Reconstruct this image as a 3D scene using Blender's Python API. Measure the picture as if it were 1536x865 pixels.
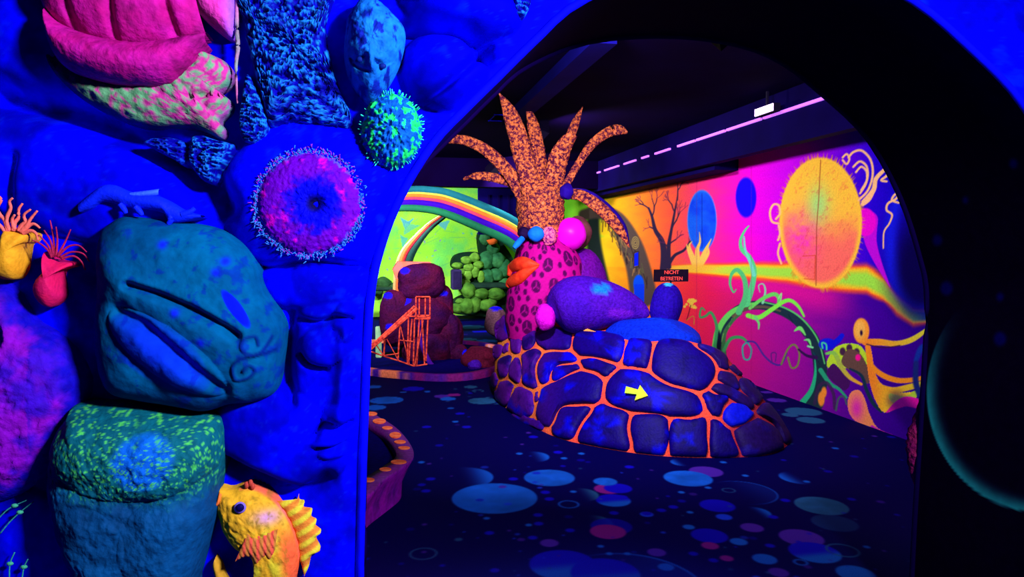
import bpy, bmesh, math, random
import numpy as np
from mathutils import Vector, Matrix
from mathutils.bvhtree import BVHTree

for o in list(bpy.data.objects):
    bpy.data.objects.remove(o)
scene = bpy.context.scene
COL = scene.collection
rng = random.Random(7)
nrg = np.random.RandomState(11)

# ------------------------------------------------------------------ camera
FPX = 1060.0
YAW = math.atan(208 / FPX)
PIT = math.atan(62.5 / FPX)
CH = 1.6
sy, cy = math.sin(YAW), math.cos(YAW)
sp, cp = math.sin(PIT), math.cos(PIT)
FW = np.array([sy * cp, cy * cp, -sp]); RT = np.array([cy, -sy, 0.0]); UP = np.cross(RT, FW)
CAM = np.array([0.0, 0.0, CH])
cd = bpy.data.cameras.new('camera'); cam = bpy.data.objects.new('camera', cd); COL.objects.link(cam)
cam.location = CAM
cam.rotation_euler = Matrix((RT, UP, -FW)).transposed().to_euler()
cd.sensor_width = 36.0; cd.lens = 36.0 * FPX / 1536.0; cd.clip_start = 0.02; cd.clip_end = 100
scene.camera = cam

# ------------------------------------------------------------------ world, exposure, big lamps
w = bpy.data.worlds.new('dark_blue_air'); scene.world = w; w.use_nodes = True
w.node_tree.nodes['Background'].inputs[0].default_value = (0.12, 0.08, 0.6, 1)
w.node_tree.nodes['Background'].inputs[1].default_value = 0.03
vs = scene.view_settings
vs.view_transform = 'Standard'; vs.look = 'None'; vs.gamma = 1.0; vs.exposure = 0.0
vs.use_curve_mapping = False

def area(name, loc, target, size, power, color=(0.93, 0.86, 1.0), spread=160):
    l = bpy.data.lights.new(name, 'AREA'); l.shape = 'RECTANGLE'; l.size = size[0]; l.size_y = size[1]
    l.energy = power; l.color = color; l.spread = math.radians(spread)
    o = bpy.data.objects.new(name, l); COL.objects.link(o); o.location = loc
    o.rotation_euler = (Vector(target) - Vector(loc)).to_track_quat('-Z', 'Y').to_euler()
    return o
# ultraviolet floods under the ceiling of both rooms, garden and lane fill lights added
LAMPS = [
    ('entrance_flood', (1.5, -0.15, 2.6), (0.1, 1.9, 1.95), (0.40, 0.25), 92, 130),
    ('mural_flood', (1.9, 3.6, 2.86), (4.3, 5.8, 1.6), (0.4, 0.15), 47, 150),
    ('mural_flood', (1.9, 8.0, 2.86), (4.3, 8.6, 1.5), (0.4, 0.15), 50, 150),
    ('mural_flood', (2.0, 11.6, 2.86), (4.3, 12.6, 1.5), (0.4, 0.15), 52, 150),
    ('island_flood', (0.9, 3.6, 2.86), (1.9, 6.8, 1.3), (0.3, 0.15), 88, 110),
    ('garden_fill', (0.2, 12.8, 2.86), (0.9, 16.0, 1.0), (0.5, 0.2), 185, 150),
    ('lane_fill', (-0.6, 7.6, 2.86), (0.6, 11.6, 2.0), (0.4, 0.2), 150, 110),
]
for n_, lo_, ta_, si_, pw_, sd_ in LAMPS:
    area(n_, lo_, ta_, si_, pw_, spread=sd_)

# ------------------------------------------------------------------ projection helpers
def ray(x, y):
    return FW + (x - 768) / FPX * RT - (y - 432.5) / FPX * UP
def onX(x, y, X): r = ray(x, y); return CAM + r * (X / r[0])
def onY(x, y, Y): r = ray(x, y); return CAM + r * (Y / r[1])
def onZ(x, y, Z): r = ray(x, y); return CAM + r * ((Z - CH) / r[2])
def proj(V):
    d = np.asarray(V, float) - CAM; z = np.maximum(d @ FW, 1e-3)
    return 768 + FPX * (d @ RT) / z, 432.5 - FPX * (d @ UP) / z
def mpp(Y): return Y / FPX * 1.01            # metres for one pixel at depth Y

# ------------------------------------------------------------------ curves, noise, paint
def cat(pts, n=12, closed=False):
    P = np.asarray(pts, float); m = len(P); out = []
    seg = m if closed else m - 1
    for i in range(seg):
        if closed:
            a, b, c, d = P[(i - 1) % m], P[i], P[(i + 1) % m], P[(i + 2) % m]
        else:
            a, b, c, d = P[max(i - 1, 0)], P[i], P[i + 1], P[min(i + 2, m - 1)]
        t = np.linspace(0, 1, n, endpoint=False)[:, None]
        out.append(0.5 * ((2 * b) + (-a + c) * t + (2 * a - 5 * b + 4 * c - d) * t ** 2 + (-a + 3 * b - 3 * c + d) * t ** 3))
    if not closed: out.append(P[-1:])
    return np.vstack(out)
def resample(P, n, closed=False):
    P = np.asarray(P, float)
    Q = np.vstack([P, P[:1]]) if closed else P
    d = np.r_[0, np.cumsum(np.linalg.norm(np.diff(Q, axis=0), axis=1))]
    t = np.linspace(0, d[-1], n, endpoint=not closed)
    return np.stack([np.interp(t, d, Q[:, k]) for k in range(Q.shape[1])], 1)
def hsh(ix, iy, seed):
    v = np.sin(ix * 127.1 + iy * 311.7 + seed * 74.7) * 43758.5453
    return v - np.floor(v)
def vn(x, y, s=1.0, seed=0):
    x = np.asarray(x, float) / s; y = np.asarray(y, float) / s
    ix, iy = np.floor(x), np.floor(y); fx, fy = x - ix, y - iy
    fx = fx * fx * (3 - 2 * fx); fy = fy * fy * (3 - 2 * fy)
    a = hsh(ix, iy, seed); b = hsh(ix + 1, iy, seed); c = hsh(ix, iy + 1, seed); d = hsh(ix + 1, iy + 1, seed)
    return a + (b - a) * fx + (c - a) * fy + (a - b - c + d) * fx * fy
def fbm(x, y, s=1.0, seed=0, o=4):
    t = 0; a = 0.5; tot = 0
    for i in range(o):
        t = t + a * vn(x, y, s / 2 ** i, seed + i * 3.3); tot += a; a *= 0.55
    return t / tot
def sst(a, b, x):
    t = np.clip((np.asarray(x, float) - a) / (b - a), 0, 1); return t * t * (3 - 2 * t)
def rgb(r, g, b): return np.array([r, g, b], float) / 255
def lin(c):
    c = np.clip(np.asarray(c, float), 0, 1)
    return np.where(c <= 0.04045, c / 12.92, ((c + 0.055) / 1.055) ** 2.4)
def mixc(a, b, t):
    t = np.asarray(t)
    return np.asarray(a) * (1 - t[..., None]) + np.asarray(b) * t[..., None]
def ramp(x, stops):
    xs = [s[0] for s in stops]; cs = np.array([s[1] for s in stops], float) / 255
    return np.stack([np.interp(x, xs, cs[:, k]) for k in range(3)], -1)

class Paint:
    """colours (sRGB 0..1) of points that carry 2-D coordinates u, v"""
    def __init__(s, u, v, col): s.u, s.v, s.c = np.asarray(u, float), np.asarray(v, float), np.array(np.broadcast_to(col, (len(u), 3)), float)
    def blend(s, m, a, color):
        a = np.clip(a, 0, 1)[:, None]; s.c[m] = s.c[m] * (1 - a) + np.asarray(color) * a
    def box(s, x0, x1, y0, y1): return np.nonzero((s.u > x0) & (s.u < x1) & (s.v > y0) & (s.v < y1))[0]
    def ell(s, cx, cy_, rx, ry, color, rot=0.0, soft=1.2, alpha=1.0, ring=None, fn=None):
        R = max(rx, ry) + soft * 2 + 2; m = s.box(cx - R, cx + R, cy_ - R, cy_ + R)
        if len(m) == 0: return
        ca, sa = math.cos(rot), math.sin(rot); dx, dy = s.u[m] - cx, s.v[m] - cy_
        a, b = (dx * ca + dy * sa) / rx, (-dx * sa + dy * ca) / ry
        r = np.sqrt(a * a + b * b); d = (r - 1) * min(rx, ry)
        al = 1 - sst(-soft, soft, d)
        if ring: al = al * sst(-ring - soft, -ring + soft, d)
        if fn is not None:
            cc, am = fn(a, b, s.u[m], s.v[m]); s.blend(m, al * alpha * am, cc)
        else: s.blend(m, al * alpha, color)
    def stroke(s, pts, wd, color, soft=0.8, alpha=1.0, n=8, color2=None, smooth=True):
        pts = np.asarray(pts, float); wd = np.broadcast_to(np.asarray(wd, float), (len(pts),)) if np.ndim(wd) == 0 else np.interp(np.linspace(0, 1, len(pts)), np.linspace(0, 1, len(wd)), wd)
        Q = np.column_stack([pts, wd]); Q = cat(Q, n) if smooth and len(Q) > 2 else Q
        W = Q[:, 2].max() + 3
        m = s.box(Q[:, 0].min() - W, Q[:, 0].max() + W, Q[:, 1].min() - W, Q[:, 1].max() + W)
        if len(m) == 0: return
        x, y = s.u[m], s.v[m]; best = np.full(len(m), 1e9); tt = np.zeros(len(m)); k = len(Q) - 1
        for i in range(k):
            ax, ay, aw = Q[i]; bx, by, bw = Q[i + 1]; dx, dy = bx - ax, by - ay; L = dx * dx + dy * dy + 1e-9
            t = np.clip(((x - ax) * dx + (y - ay) * dy) / L, 0, 1)
            d = np.hypot(x - ax - t * dx, y - ay - t * dy) - (aw + (bw - aw) * t) / 2
            b = d < best; best = np.where(b, d, best); tt = np.where(b, (i + t) / k, tt)
        a = (1 - sst(-soft, soft, best)) * alpha
        c = color if color2 is None else mixc(color, color2, tt)
        s.blend(m, a, c)
    def poly(s, pts, color, smooth=True, fn=None, alpha=1.0):
        P = cat(pts, 8, True) if smooth else np.asarray(pts, float)
        m = s.box(P[:, 0].min(), P[:, 0].max(), P[:, 1].min(), P[:, 1].max())
        if len(m) == 0: return
        x, y = s.u[m], s.v[m]; ins = np.zeros(len(m), bool); j = len(P) - 1
        for i in range(len(P)):
            xi, yi = P[i]; xj, yj = P[j]
            cnd = ((yi > y) != (yj > y)) & (x < (xj - xi) * (y - yi) / (yj - yi + 1e-12) + xi)
            ins ^= cnd; j = i
        m = m[ins]
        if len(m) == 0: return
        c = color if fn is None else fn(s.u[m], s.v[m])
        s.blend(m, np.full(len(m), alpha), c)

# ------------------------------------------------------------------ materials (all node based)
MATS = {}
def base_mat(name, rough=0.7, spec=0.15):
    m = bpy.data.materials.new(name); m.use_nodes = True; nt = m.node_tree; p = nt.nodes['Principled BSDF']
    p.inputs['Roughness'].default_value = rough; p.inputs['Specular IOR Level'].default_value = spec * 0.3
    return m, nt, p
def add_bump(nt, p, scale, strength, dist=0.01, detail=5, kind='noise'):
    tc = nt.nodes.new('ShaderNodeTexCoord')
    if kind == 'noise':
        n = nt.nodes.new('ShaderNodeTexNoise'); n.inputs['Scale'].default_value = scale; n.inputs['Detail'].default_value = detail; out = n.outputs['Fac']
    else:
        n = nt.nodes.new('ShaderNodeTexVoronoi'); n.inputs['Scale'].default_value = scale; out = n.outputs['Distance']
    nt.links.new(tc.outputs['Object'], n.inputs['Vector'])
    b = nt.nodes.new('ShaderNodeBump'); b.inputs['Strength'].default_value = strength; b.inputs['Distance'].default_value = dist
    nt.links.new(out, b.inputs['Height']); nt.links.new(b.outputs['Normal'], p.inputs['Normal'])
    return tc
def vmat(name, rough=0.75, spec=0.12, bscale=60, bstr=0.25, var=0.25):
    """painted surface: colour attribute 'Col' with fine procedural mottling and relief"""
    if name in MATS: return MATS[name]
    m, nt, p = base_mat(name, rough, spec)
    at = nt.nodes.new('ShaderNodeAttribute'); at.attribute_name = 'Col'
    tc = add_bump(nt, p, bscale, bstr)
    n = nt.nodes.new('ShaderNodeTexNoise'); n.inputs['Scale'].default_value = bscale * 0.6; n.inputs['Detail'].default_value = 6
    nt.links.new(tc.outputs['Object'], n.inputs['Vector'])
    mr = nt.nodes.new('ShaderNodeMapRange'); mr.inputs[1].default_value = 0.3; mr.inputs[2].default_value = 0.7
    mr.inputs[3].default_value = 1 - var; mr.inputs[4].default_value = 1 + var * 0.4
    nt.links.new(n.outputs['Fac'], mr.inputs[0])
    mx = nt.nodes.new('ShaderNodeMix'); mx.data_type = 'RGBA'; mx.blend_type = 'MULTIPLY'; mx.inputs[0].default_value = 1
    nt.links.new(at.outputs['Color'], mx.inputs[6]); nt.links.new(mr.outputs[0], mx.inputs[7])
    nt.links.new(mx.outputs[2], p.inputs['Base Color'])
    MATS[name] = m; return m
def nmat(name, stops, scale=8, rough=0.7, spec=0.15, bump=0.4, bscale=30, kind='noise', detail=6, bdist=0.01, metal=0, nrough=None):
    """noise ramp material; stops = [(pos, (r,g,b) sRGB 0..255)]"""
    if name in MATS: return MATS[name]
    m, nt, p = base_mat(name, rough, spec); p.inputs['Metallic'].default_value = metal
    tc = add_bump(nt, p, bscale, bump, bdist)
    if kind == 'noise':
        n = nt.nodes.new('ShaderNodeTexNoise'); n.inputs['Scale'].default_value = scale; n.inputs['Detail'].default_value = detail; out = n.outputs['Fac']
    else:
        n = nt.nodes.new('ShaderNodeTexVoronoi'); n.feature = 'F1' if kind == 'cells' else 'DISTANCE_TO_EDGE'; n.inputs['Scale'].default_value = scale; out = n.outputs['Distance']
    nt.links.new(tc.outputs['Object'], n.inputs['Vector'])
    if kind == 'noise' and nrough: n.inputs['Roughness'].default_value = nrough
    r = nt.nodes.new('ShaderNodeValToRGB'); e = r.color_ramp.elements
    while len(e) < len(stops): e.new(0.5)
    for k, (pos, c) in enumerate(stops):
        e[k].position = pos; lc = lin(np.array(c) / 255); e[k].color = (*lc, 1)
    nt.links.new(out, r.inputs['Fac']); nt.links.new(r.outputs['Color'], p.inputs['Base Color'])
    MATS[name] = m; return m
def emat(name, color, strength):
    if name in MATS: return MATS[name]
    m, nt, p = base_mat(name); p.inputs['Base Color'].default_value = (*color, 1)
    p.inputs['Emission Color'].default_value = (*color, 1); p.inputs['Emission Strength'].default_value = strength
    MATS[name] = m; return m

# ------------------------------------------------------------------ mesh helpers
def mesh_data(name, V, Fs, cols=None, smooth=True):
    V = np.asarray(V, np.float32); me = bpy.data.meshes.new(name)
    if isinstance(Fs, np.ndarray):
        k = Fs.shape[1]; nf = len(Fs)
        me.vertices.add(len(V)); me.vertices.foreach_set('co', V.ravel())
        me.loops.add(nf * k); me.loops.foreach_set('vertex_index', Fs.ravel().astype(np.int32))
        me.polygons.add(nf); me.polygons.foreach_set('loop_start', np.arange(0, nf * k, k, dtype=np.int32))
        me.update(calc_edges=True)
    else:
        me.from_pydata([tuple(v) for v in V], [], [tuple(int(i) for i in f) for f in Fs]); me.update()
    if smooth: me.polygons.foreach_set('use_smooth', np.ones(len(me.polygons), bool))
    if cols is not None:
        a = me.color_attributes.new('Col', 'FLOAT_COLOR', 'POINT')
        c = np.ones((len(V), 4), np.float32); c[:, :3] = lin(cols); a.data.foreach_set('color', c.ravel())
    return me
def tag(o, label=None, cat_=None, group=None, kind=None):
    if label: o['label'] = label
    if cat_: o['category'] = cat_
    if group: o['group'] = group
    if kind: o['kind'] = kind
    return o
def origin(o):
    p = np.zeros(3)
    while o is not None: p += np.array(o.location); o = o.parent
    return p
def mobj(name, V, Fs, mat, parent=None, cols=None, smooth=True, label=None):
    """V in world metres; becomes ONE mesh object whose origin is its base (or its parent's frame)"""
    V = np.asarray(V, float)
    if parent is not None: off = origin(parent)
    else: off = np.array([(V[:, 0].min() + V[:, 0].max()) / 2, (V[:, 1].min() + V[:, 1].max()) / 2, V[:, 2].min()])
    loc = np.zeros(3)
    if parent is not None:
        loc = V.mean(0) - off; off = V.mean(0)
    me = mesh_data(name, V - off, Fs, cols, smooth); me.materials.append(mat)
    o = bpy.data.objects.new(name, me); COL.objects.link(o)
    if parent is not None: o.parent = parent; o.location = loc
    else: o.location = off
    if label: o['label'] = label
    return o
def thing(name, label, cat_, loc, group=None):
    o = bpy.data.objects.new(name, None); COL.objects.link(o); o.location = loc; o.empty_display_size = 0.1
    return tag(o, label, cat_, group)
def gridfaces(nr, nc, wrap=False):
    r = np.arange(nr - 1)[:, None]; c = np.arange(nc if wrap else nc - 1)[None, :]; c2 = (c + 1) % nc
    return np.stack([r * nc + c + 0 * r, r * nc + c2, (r + 1) * nc + c2, (r + 1) * nc + c], -1).reshape(-1, 4)
def box(name, lo, hi, mat, parent=None, bev=0.0, cols=None, label=None):
    bm = bmesh.new(); bmesh.ops.create_cube(bm, size=1)
    lo, hi = np.array(lo, float), np.array(hi, float)
    for v in bm.verts: v.co = Vector((lo + hi) / 2 + np.array(v.co) * (hi - lo))
    if bev: bmesh.ops.bevel(bm, geom=bm.edges[:], offset=bev, segments=2, affect='EDGES')
    V = np.array([v.co[:] for v in bm.verts]); bm.verts.index_update(); Fs = [[v.index for v in f.verts] for f in bm.faces]; bm.free()
    return mobj(name, V, Fs, mat, parent, smooth=False, label=label)
def tube_vf(P, R, seg=10, flat=1.0, up=(0, 0, 1), cap=True, jitter=0.0, seed=0):
    P = np.asarray(P, float); R = np.broadcast_to(np.asarray(R, float), (len(P),))
    T = np.gradient(P, axis=0); T /= np.linalg.norm(T, axis=1)[:, None] + 1e-12
    u = np.array(up, float); V = []
    for i in range(len(P)):
        a = u - T[i] * (u @ T[i]); n = np.linalg.norm(a)
        if n < 1e-3: a = np.array([1.0, 0, 0]) - T[i] * T[i][0]; n = np.linalg.norm(a)
        a /= n; b = np.cross(T[i], a); th = np.linspace(0, 2 * math.pi, seg, endpoint=False)
        rr = R[i] * (1 + jitter * (hsh(np.arange(seg), np.full(seg, i), seed) - 0.5))
        V.append(P[i] + np.outer(np.cos(th) * rr, a) + np.outer(np.sin(th) * rr * flat, b))
    V = np.vstack(V); Fs = [list(f) for f in gridfaces(len(P), seg, True)]
    if cap:
        V = np.vstack([V, P[:1], P[-1:]]); a, b = len(V) - 2, len(V) - 1; L = (len(P) - 1) * seg
        for k in range(seg):
            Fs.append([a, (k + 1) % seg, k]); Fs.append([b, L + k, L + (k + 1) % seg])
    return V, Fs
def tube(name, P, R, mat, parent=None, seg=10, n=8, flat=1.0, up=(0, 0, 1), jitter=0.0, cols=None, label=None, smooth=True):
    Q = np.column_stack([np.asarray(P, float), np.broadcast_to(np.asarray(R, float), (len(P),))])
    Q = cat(Q, n) if len(Q) > 2 and n > 1 else Q
    V, Fs = tube_vf(Q[:, :3], np.maximum(Q[:, 3], 1e-4), seg, flat, up, True, jitter)
    c = cols(V) if callable(cols) else cols
    return mobj(name, V, Fs, mat, parent, c, smooth, label)
def blob_vf(c, rad, seed=0, amp=0.08, freq=2.0, nu=28, nv=18, power=2.0, rot=None, rough=0.0):
    th = np.linspace(0, 2 * math.pi, nu, endpoint=False); ph = np.linspace(0.02, math.pi - 0.02, nv)
    TH, PH = np.meshgrid(th, ph)
    d = np.stack([np.sin(PH) * np.cos(TH), np.sin(PH) * np.sin(TH), np.cos(PH)], -1).reshape(-1, 3)
    k = (np.abs(d) ** power).sum(1) ** (-1 / power)
    s = 1 + amp * (np.sin(freq * d[:, 0] * 2 + seed) * np.sin(freq * d[:, 1] * 2.3 + seed * 1.7) + 0.6 * np.sin(freq * d[:, 2] * 3.1 + seed * 2.3 + d[:, 0] * 2) + 0.35 * np.sin(freq * 3.7 * d[:, 1] + seed * 3 + freq * 2 * d[:, 2]))
    if rough: s = s + rough * (fbm(d[:, 0] * 3 + d[:, 1] * 2 + seed, d[:, 2] * 3 - d[:, 1] * 1.5, 1.0, seed % 17, 5) - .5) * np.sin(PH.ravel())
    V = d * (k * s)[:, None] * np.array(rad)
    if rot is not None: V = V @ np.array(Matrix.Rotation(rot[1], 3, rot[0])).T
    V = V + np.array(c)
    Fs = [list(f[::-1]) for f in gridfaces(nv, nu, True)]
    V = np.vstack([V, V[:nu].mean(0), V[-nu:].mean(0)]); a, b = len(V) - 2, len(V) - 1; L = (nv - 1) * nu
    for i in range(nu):
        Fs.append([a, i, (i + 1) % nu]); Fs.append([b, L + (i + 1) % nu, L + i])
    return V, Fs
def blob(name, c, rad, mat, parent=None, cols=None, label=None, **kw):
    V, Fs = blob_vf(c, rad, **kw)
    cc = cols(V) if callable(cols) else cols
    return mobj(name, V, Fs, mat, parent, cc, True, label)
def relief(name, outline, Y, h, mat, parent=None, color=None, hfn=None, pq=(3.0, 2.0), rings=28, segs=96, back=0.05, smooth=True, label=None, ragged=0.0, center=None):
    """rounded relief standing out of a wall plane y=Y towards -y; outline given as photo pixels on that plane"""
    O = cat(outline, 10, True) if smooth else np.asarray(outline, float)
    O = resample(O, segs, True)
    c = O.mean(0) if center is None else np.array(center, float)
    if ragged: O = c + (O - c) * (1 + ragged * (nrg.rand(segs, 1) - 0.5))
    ts = np.sin(np.linspace(0, 1, rings) * math.pi / 2) ; ts[0] = 0.004
    UV = (c + ts[:, None, None] * (O - c)[None]).reshape(-1, 2); T = np.repeat(ts, segs)
    W = np.array([onY(x, y, Y - 0.35 * h) for x, y in UV])
    H = h * np.maximum(1 - T ** pq[0], 0) ** (1 / pq[1])
    if hfn is not None: H = H + hfn(UV[:, 0], UV[:, 1], T)
    W[:, 1] = Y - H
    B = W[-segs:].copy(); B[:, 1] = Y + back
    V = np.vstack([W, B]); UV2 = np.vstack([UV, UV[-segs:]])
    Fs = gridfaces(rings + 1, segs, True)
    cols = color(UV2[:, 0], UV2[:, 1], np.r_[T, np.ones(segs)]) if callable(color) else (None if color is None else np.tile(color, (len(V), 1)))
    return mobj(name, V, Fs, mat, parent, cols, True, label)
def strip(name, A, B, Y, h, mat, parent=None, color=None, hfn=None, n=70, m=20, back=0.04, pw=0.6, label=None):
    """relief between two edge curves (photo pixels on plane y=Y), round across"""
    A = resample(cat(A, 10), n); B = resample(cat(B, 10), n)
    t = np.linspace(0, 1, m); UV = (A[None] * (1 - t)[:, None, None] + B[None] * t[:, None, None]).reshape(-1, 2)
    s = np.tile(np.linspace(0, 1, n), m); tt = np.repeat(t, n)
    H = h * np.sin(np.clip(tt, 0, 1) * math.pi) ** pw * np.sin(np.clip(s * 0.98 + 0.01, 0, 1) * math.pi) ** 0.3
    if hfn is not None: H = H + hfn(UV[:, 0], UV[:, 1], tt)
    W = np.array([onY(x, y, Y - 0.35 * h) for x, y in UV]); W[:, 1] = Y - H
    W = W.reshape(m, n, 3); b0 = W[0].copy(); b0[:, 1] = Y + back; b1 = W[-1].copy(); b1[:, 1] = Y + back
    V = np.concatenate([b0[None], W, b1[None]]).reshape(-1, 3)
    UV2 = np.concatenate([UV[:n], UV, UV[-n:]]); T2 = np.r_[np.zeros(n), tt, np.ones(n)]
    cols = color(UV2[:, 0], UV2[:, 1], T2) if callable(color) else (None if color is None else np.tile(color, (len(V), 1)))
    return mobj(name, V, gridfaces(m + 2, n), mat, parent, cols, True, label)
def slab(name, poly3, thick, mat, parent=None, cols=None, label=None):
    """flat polygon (3-D points) with thickness along vector thick"""
    P = np.asarray(poly3, float); n = len(P); V = np.vstack([P, P + np.asarray(thick)])
    Fs = [list(range(n)), list(range(2 * n - 1, n - 1, -1))] + [[i, i + n, (i + 1) % n + n, (i + 1) % n] for i in range(n)]
    return mobj(name, V, Fs, mat, parent, None if cols is None else np.tile(cols, (len(V), 1)), False, label)
def segbar(name, a, b, r, mat, parent=None, seg=6):
    V, Fs = tube_vf(np.array([a, b], float), r, seg); return mobj(name, V, Fs, mat, parent, None, False)

# ================================================================== THE SETTING
YF, YR, XW, YB, ZC, XL = 1.9, 2.6, 4.33, 16.4, 3.1, -6.0     # entrance wall front / rear, mural wall, back wall, ceiling, left wall
ARCH = np.array([(-.05, 0), (-.045, .4), (-.045, .712), (-.027, 1.157), (-.009, 1.46), (.027, 1.62), (.085, 1.755), (.165, 1.88), (.25, 1.97), (.33, 2.05), (.435, 2.155), (.56, 2.265), (.8, 2.37), (1.116, 2.41), (1.4, 2.395), (1.603, 2.335), (1.80, 2.21), (2.0, 2.05), (2.16, 1.82), (2.266, 1.57), (2.313, 1.37), (2.307, .94), (2.29, .4), (2.285, 0)])
ARC = cat(ARCH, 10)
def struct(name, V, Fs, mat, cols=None, label=None, cat_=None, smooth=True, parent=None):
    o = mobj(name, V, Fs, mat, parent, cols, smooth)
    return tag(o, label, cat_, kind='structure')

# ---- ceiling, left wall, floor -----------------------------------------------------------------
mdark = nmat('ceiling_black_paint', [(0.3, (8, 0, 30)), (0.7, (10, 1, 46))], 1.3, 0.9, 0.05, 0.2, 20)
mnavy = nmat('navy_wall_paint', [(0.3, (6, 2, 50)), (0.7, (12, 6, 90))], 1.0, 0.9, 0.05, 0.2, 20)
o = box('ceiling', (XL, -2.5, ZC), (XW + .2, YB + .2, ZC + .12), mdark); tag(o, 'black painted ceiling over the glowing course', None, kind='structure')
o = box('wall_left', (XL - .15, YR, 0), (XL, YB, ZC), mnavy); tag(o, 'dark navy wall far to the left', None, kind='structure')
o = box('wall_rear', (XL, -2.6, 0), (XW, -2.5, ZC), mnavy); tag(o, 'dark navy wall behind the entrance space', None, kind='structure')

# floor print: planets and dots, laid out on the floor in metres
ys = np.r_[np.linspace(-2.5, 3.0, 30), np.array([onZ(768, y, 0)[1] for y in np.arange(930, 478, -1.15)]), np.linspace(13.2, YB, 25)]
ys = np.unique(np.round(ys, 4)); xs = np.r_[np.linspace(XL, -0.9, 25), np.arange(-0.88, 4.34, 0.0085)]
GX, GY = np.meshgrid(xs, ys); FV = np.stack([GX.ravel(), GY.ravel(), np.zeros(GX.size)], 1)
fl = Paint(FV[:, 0], FV[:, 1], rgb(2, 0, 72))
B1, B2, PL, PK, TE = rgb(16, 84, 200), rgb(20, 56, 220), rgb(70, 30, 160), rgb(125, 22, 130), rgb(30, 80, 130)
DB = rgb(14, 6, 190)
def fdisc(px, py, rx, color, ring=None, kind=None, alpha=1.0, soft=0.010):
    c = onZ(px, py, 0); r = rx * abs((c - CAM) @ FW) / FPX
    fn = None
    if kind == 'moon':
        fn = lambda a, b, u, v: (mixc(color * 0.75, color * 1.25, fbm(u, v, r * 0.8, 5)), np.ones(len(a)))
    elif kind == 'right':
        fn = lambda a, b, u, v: (np.tile(color, (len(a), 1)), sst(-.1, 1.0, a) ** 1.4)
    elif kind == 'left':
        fn = lambda a, b, u, v: (np.tile(color, (len(a), 1)), sst(-.2, 1.0, -a) ** 1.4)
    elif kind == 'near':
        fn = lambda a, b, u, v: (mixc(DB, color, sst(-.2, .5, -b)), np.ones(len(a)))
    elif kind == 'rim':
        fn = lambda a, b, u, v: (np.tile(color, (len(a), 1)), 0.25 * sst(-.3, 1, a) + 0.75 * sst(.93, 1, np.hypot(a, b)) * sst(-.6, .6, a))
    fl.ell(c[0], c[1], r, r, color, soft=soft, ring=(ring * r if ring else None), fn=fn, alpha=alpha)
fdisc(940, 880, 118, B1, kind='rim', soft=.008)
for a in [(742, 746, 64, B1, None, 'moon'), (824, 716, 38, B1, None, 'moon'), (690, 716, 50, B1, None, 'right'), (796, 685, 28, B1, None, 'right'),
          (912, 733, 21, PK), (927, 732, 21, DB), (908, 722, 18, B1, None, 'moon'), (853, 756, 16, B1, .18), (886, 785, 34, TE, None, 'right'), (917, 789, 31, DB, None, None, .7), (912, 797, 27, PK),
          (824, 814, 14, PL), (844, 846, 50, B1, None, 'near'), (908, 860, 52, B1, None, 'near'), (635, 830, 21, TE, .14), (1059, 707, 25, PL), (1032, 717, 36, B1, None, 'moon'),
          (1024, 693, 18, B1, None, 'left'), (1113, 738, 51, B1, None, 'rim'), (1131, 769, 25, B1, None, 'right'), (1076, 758, 26, DB), (1064, 803, 27, DB), (1232, 758, 38, TE, None, 'moon'),
          (1200, 716, 30, B1, None, 'left'), (1252, 784, 33, TE, None, None, .5), (1202, 806, 32, PL), (1222, 828, 37, B1, None, 'near'), (1264, 825, 24, TE, .14), (1284, 860, 28, B1),
          (1128, 791, 17, PL), (1108, 812, 13, B1), (1065, 818, 13, PK), (1090, 837, 10, PK), (1147, 838, 18, B1), (1168, 858, 15, PL), (1201, 843, 11, B1, .35), (1093, 735, 10, TE, .2), (999, 850, 12, B1),
          (1086, 775, 12, B2), (970, 771, 10, B2), (985, 828, 14, PL), (1033, 790, 9, B1), (920, 750, 26, B1, None, 'near'), (868, 742, 30, TE, None, 'right'),
          (580, 600, 25, B1, None, 'moon'), (562, 611, 17, B1), (724, 601, 22, TE, None, 'moon'), (663, 594, 12, PL), (681, 592, 10, PK), (672, 598, 12, B1), (560, 580, 12, B1), (706, 580, 10, TE), (717, 586, 9, TE, .3), (620, 583, 16, DB),
          (1205, 617, 26, TE), (1216, 630, 20, TE), (1185, 622, 12, TE), (1165, 600, 14, PL), (1150, 588, 9, PL), (705, 490, 22, TE), (700, 509, 16, TE), (730, 511, 16, B1), (720, 497, 12, DB), (745, 600, 26, TE, .1)]:
    fdisc(*a)
for x, y in [(646, 718), (639, 736), (734, 799), (742, 855), (799, 806), (808, 785), (807, 772), (818, 738), (824, 748), (770, 718), (921, 769), (855, 795), (934, 745), (944, 700), (970, 770), (992, 765), (1010, 760), (1160, 775), (1178, 750), (1155, 818), (1070, 840), (1040, 830), (700, 640), (690, 620), (837, 678), (800, 655), (640, 640)]:
    fdisc(x, y, 7, DB)
for x, y in [(901, 819), (914, 830), (941, 830), (730, 777), (793, 787), (632, 693), (779, 680), (846, 687), (872, 680), (1035, 768), (1022, 738), (1062, 731), (1118, 713), (1085, 693), (860, 737), (683, 632), (676, 612), (641, 587), (605, 588), (1210, 722), (1253, 672), (1230, 655), (1300, 820)]:
    fdisc(x, y, 5, B1)
for k in range(260):
    px, py = rng.uniform(545, 1400), rng.uniform(500, 900)
    fdisc(px, py, rng.choice([2, 2, 3, 4, 6]), rng.choice([DB, DB, B2, PL, TE]), alpha=rng.uniform(.35, .9))
for k in range(120):
    x, y, r = rng.uniform(XL, 4), rng.uniform(-2, 3), rng.uniform(.03, .2)
    fl.ell(x, y, r, r, [B1, PL, DB, TE][k % 4])
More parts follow.
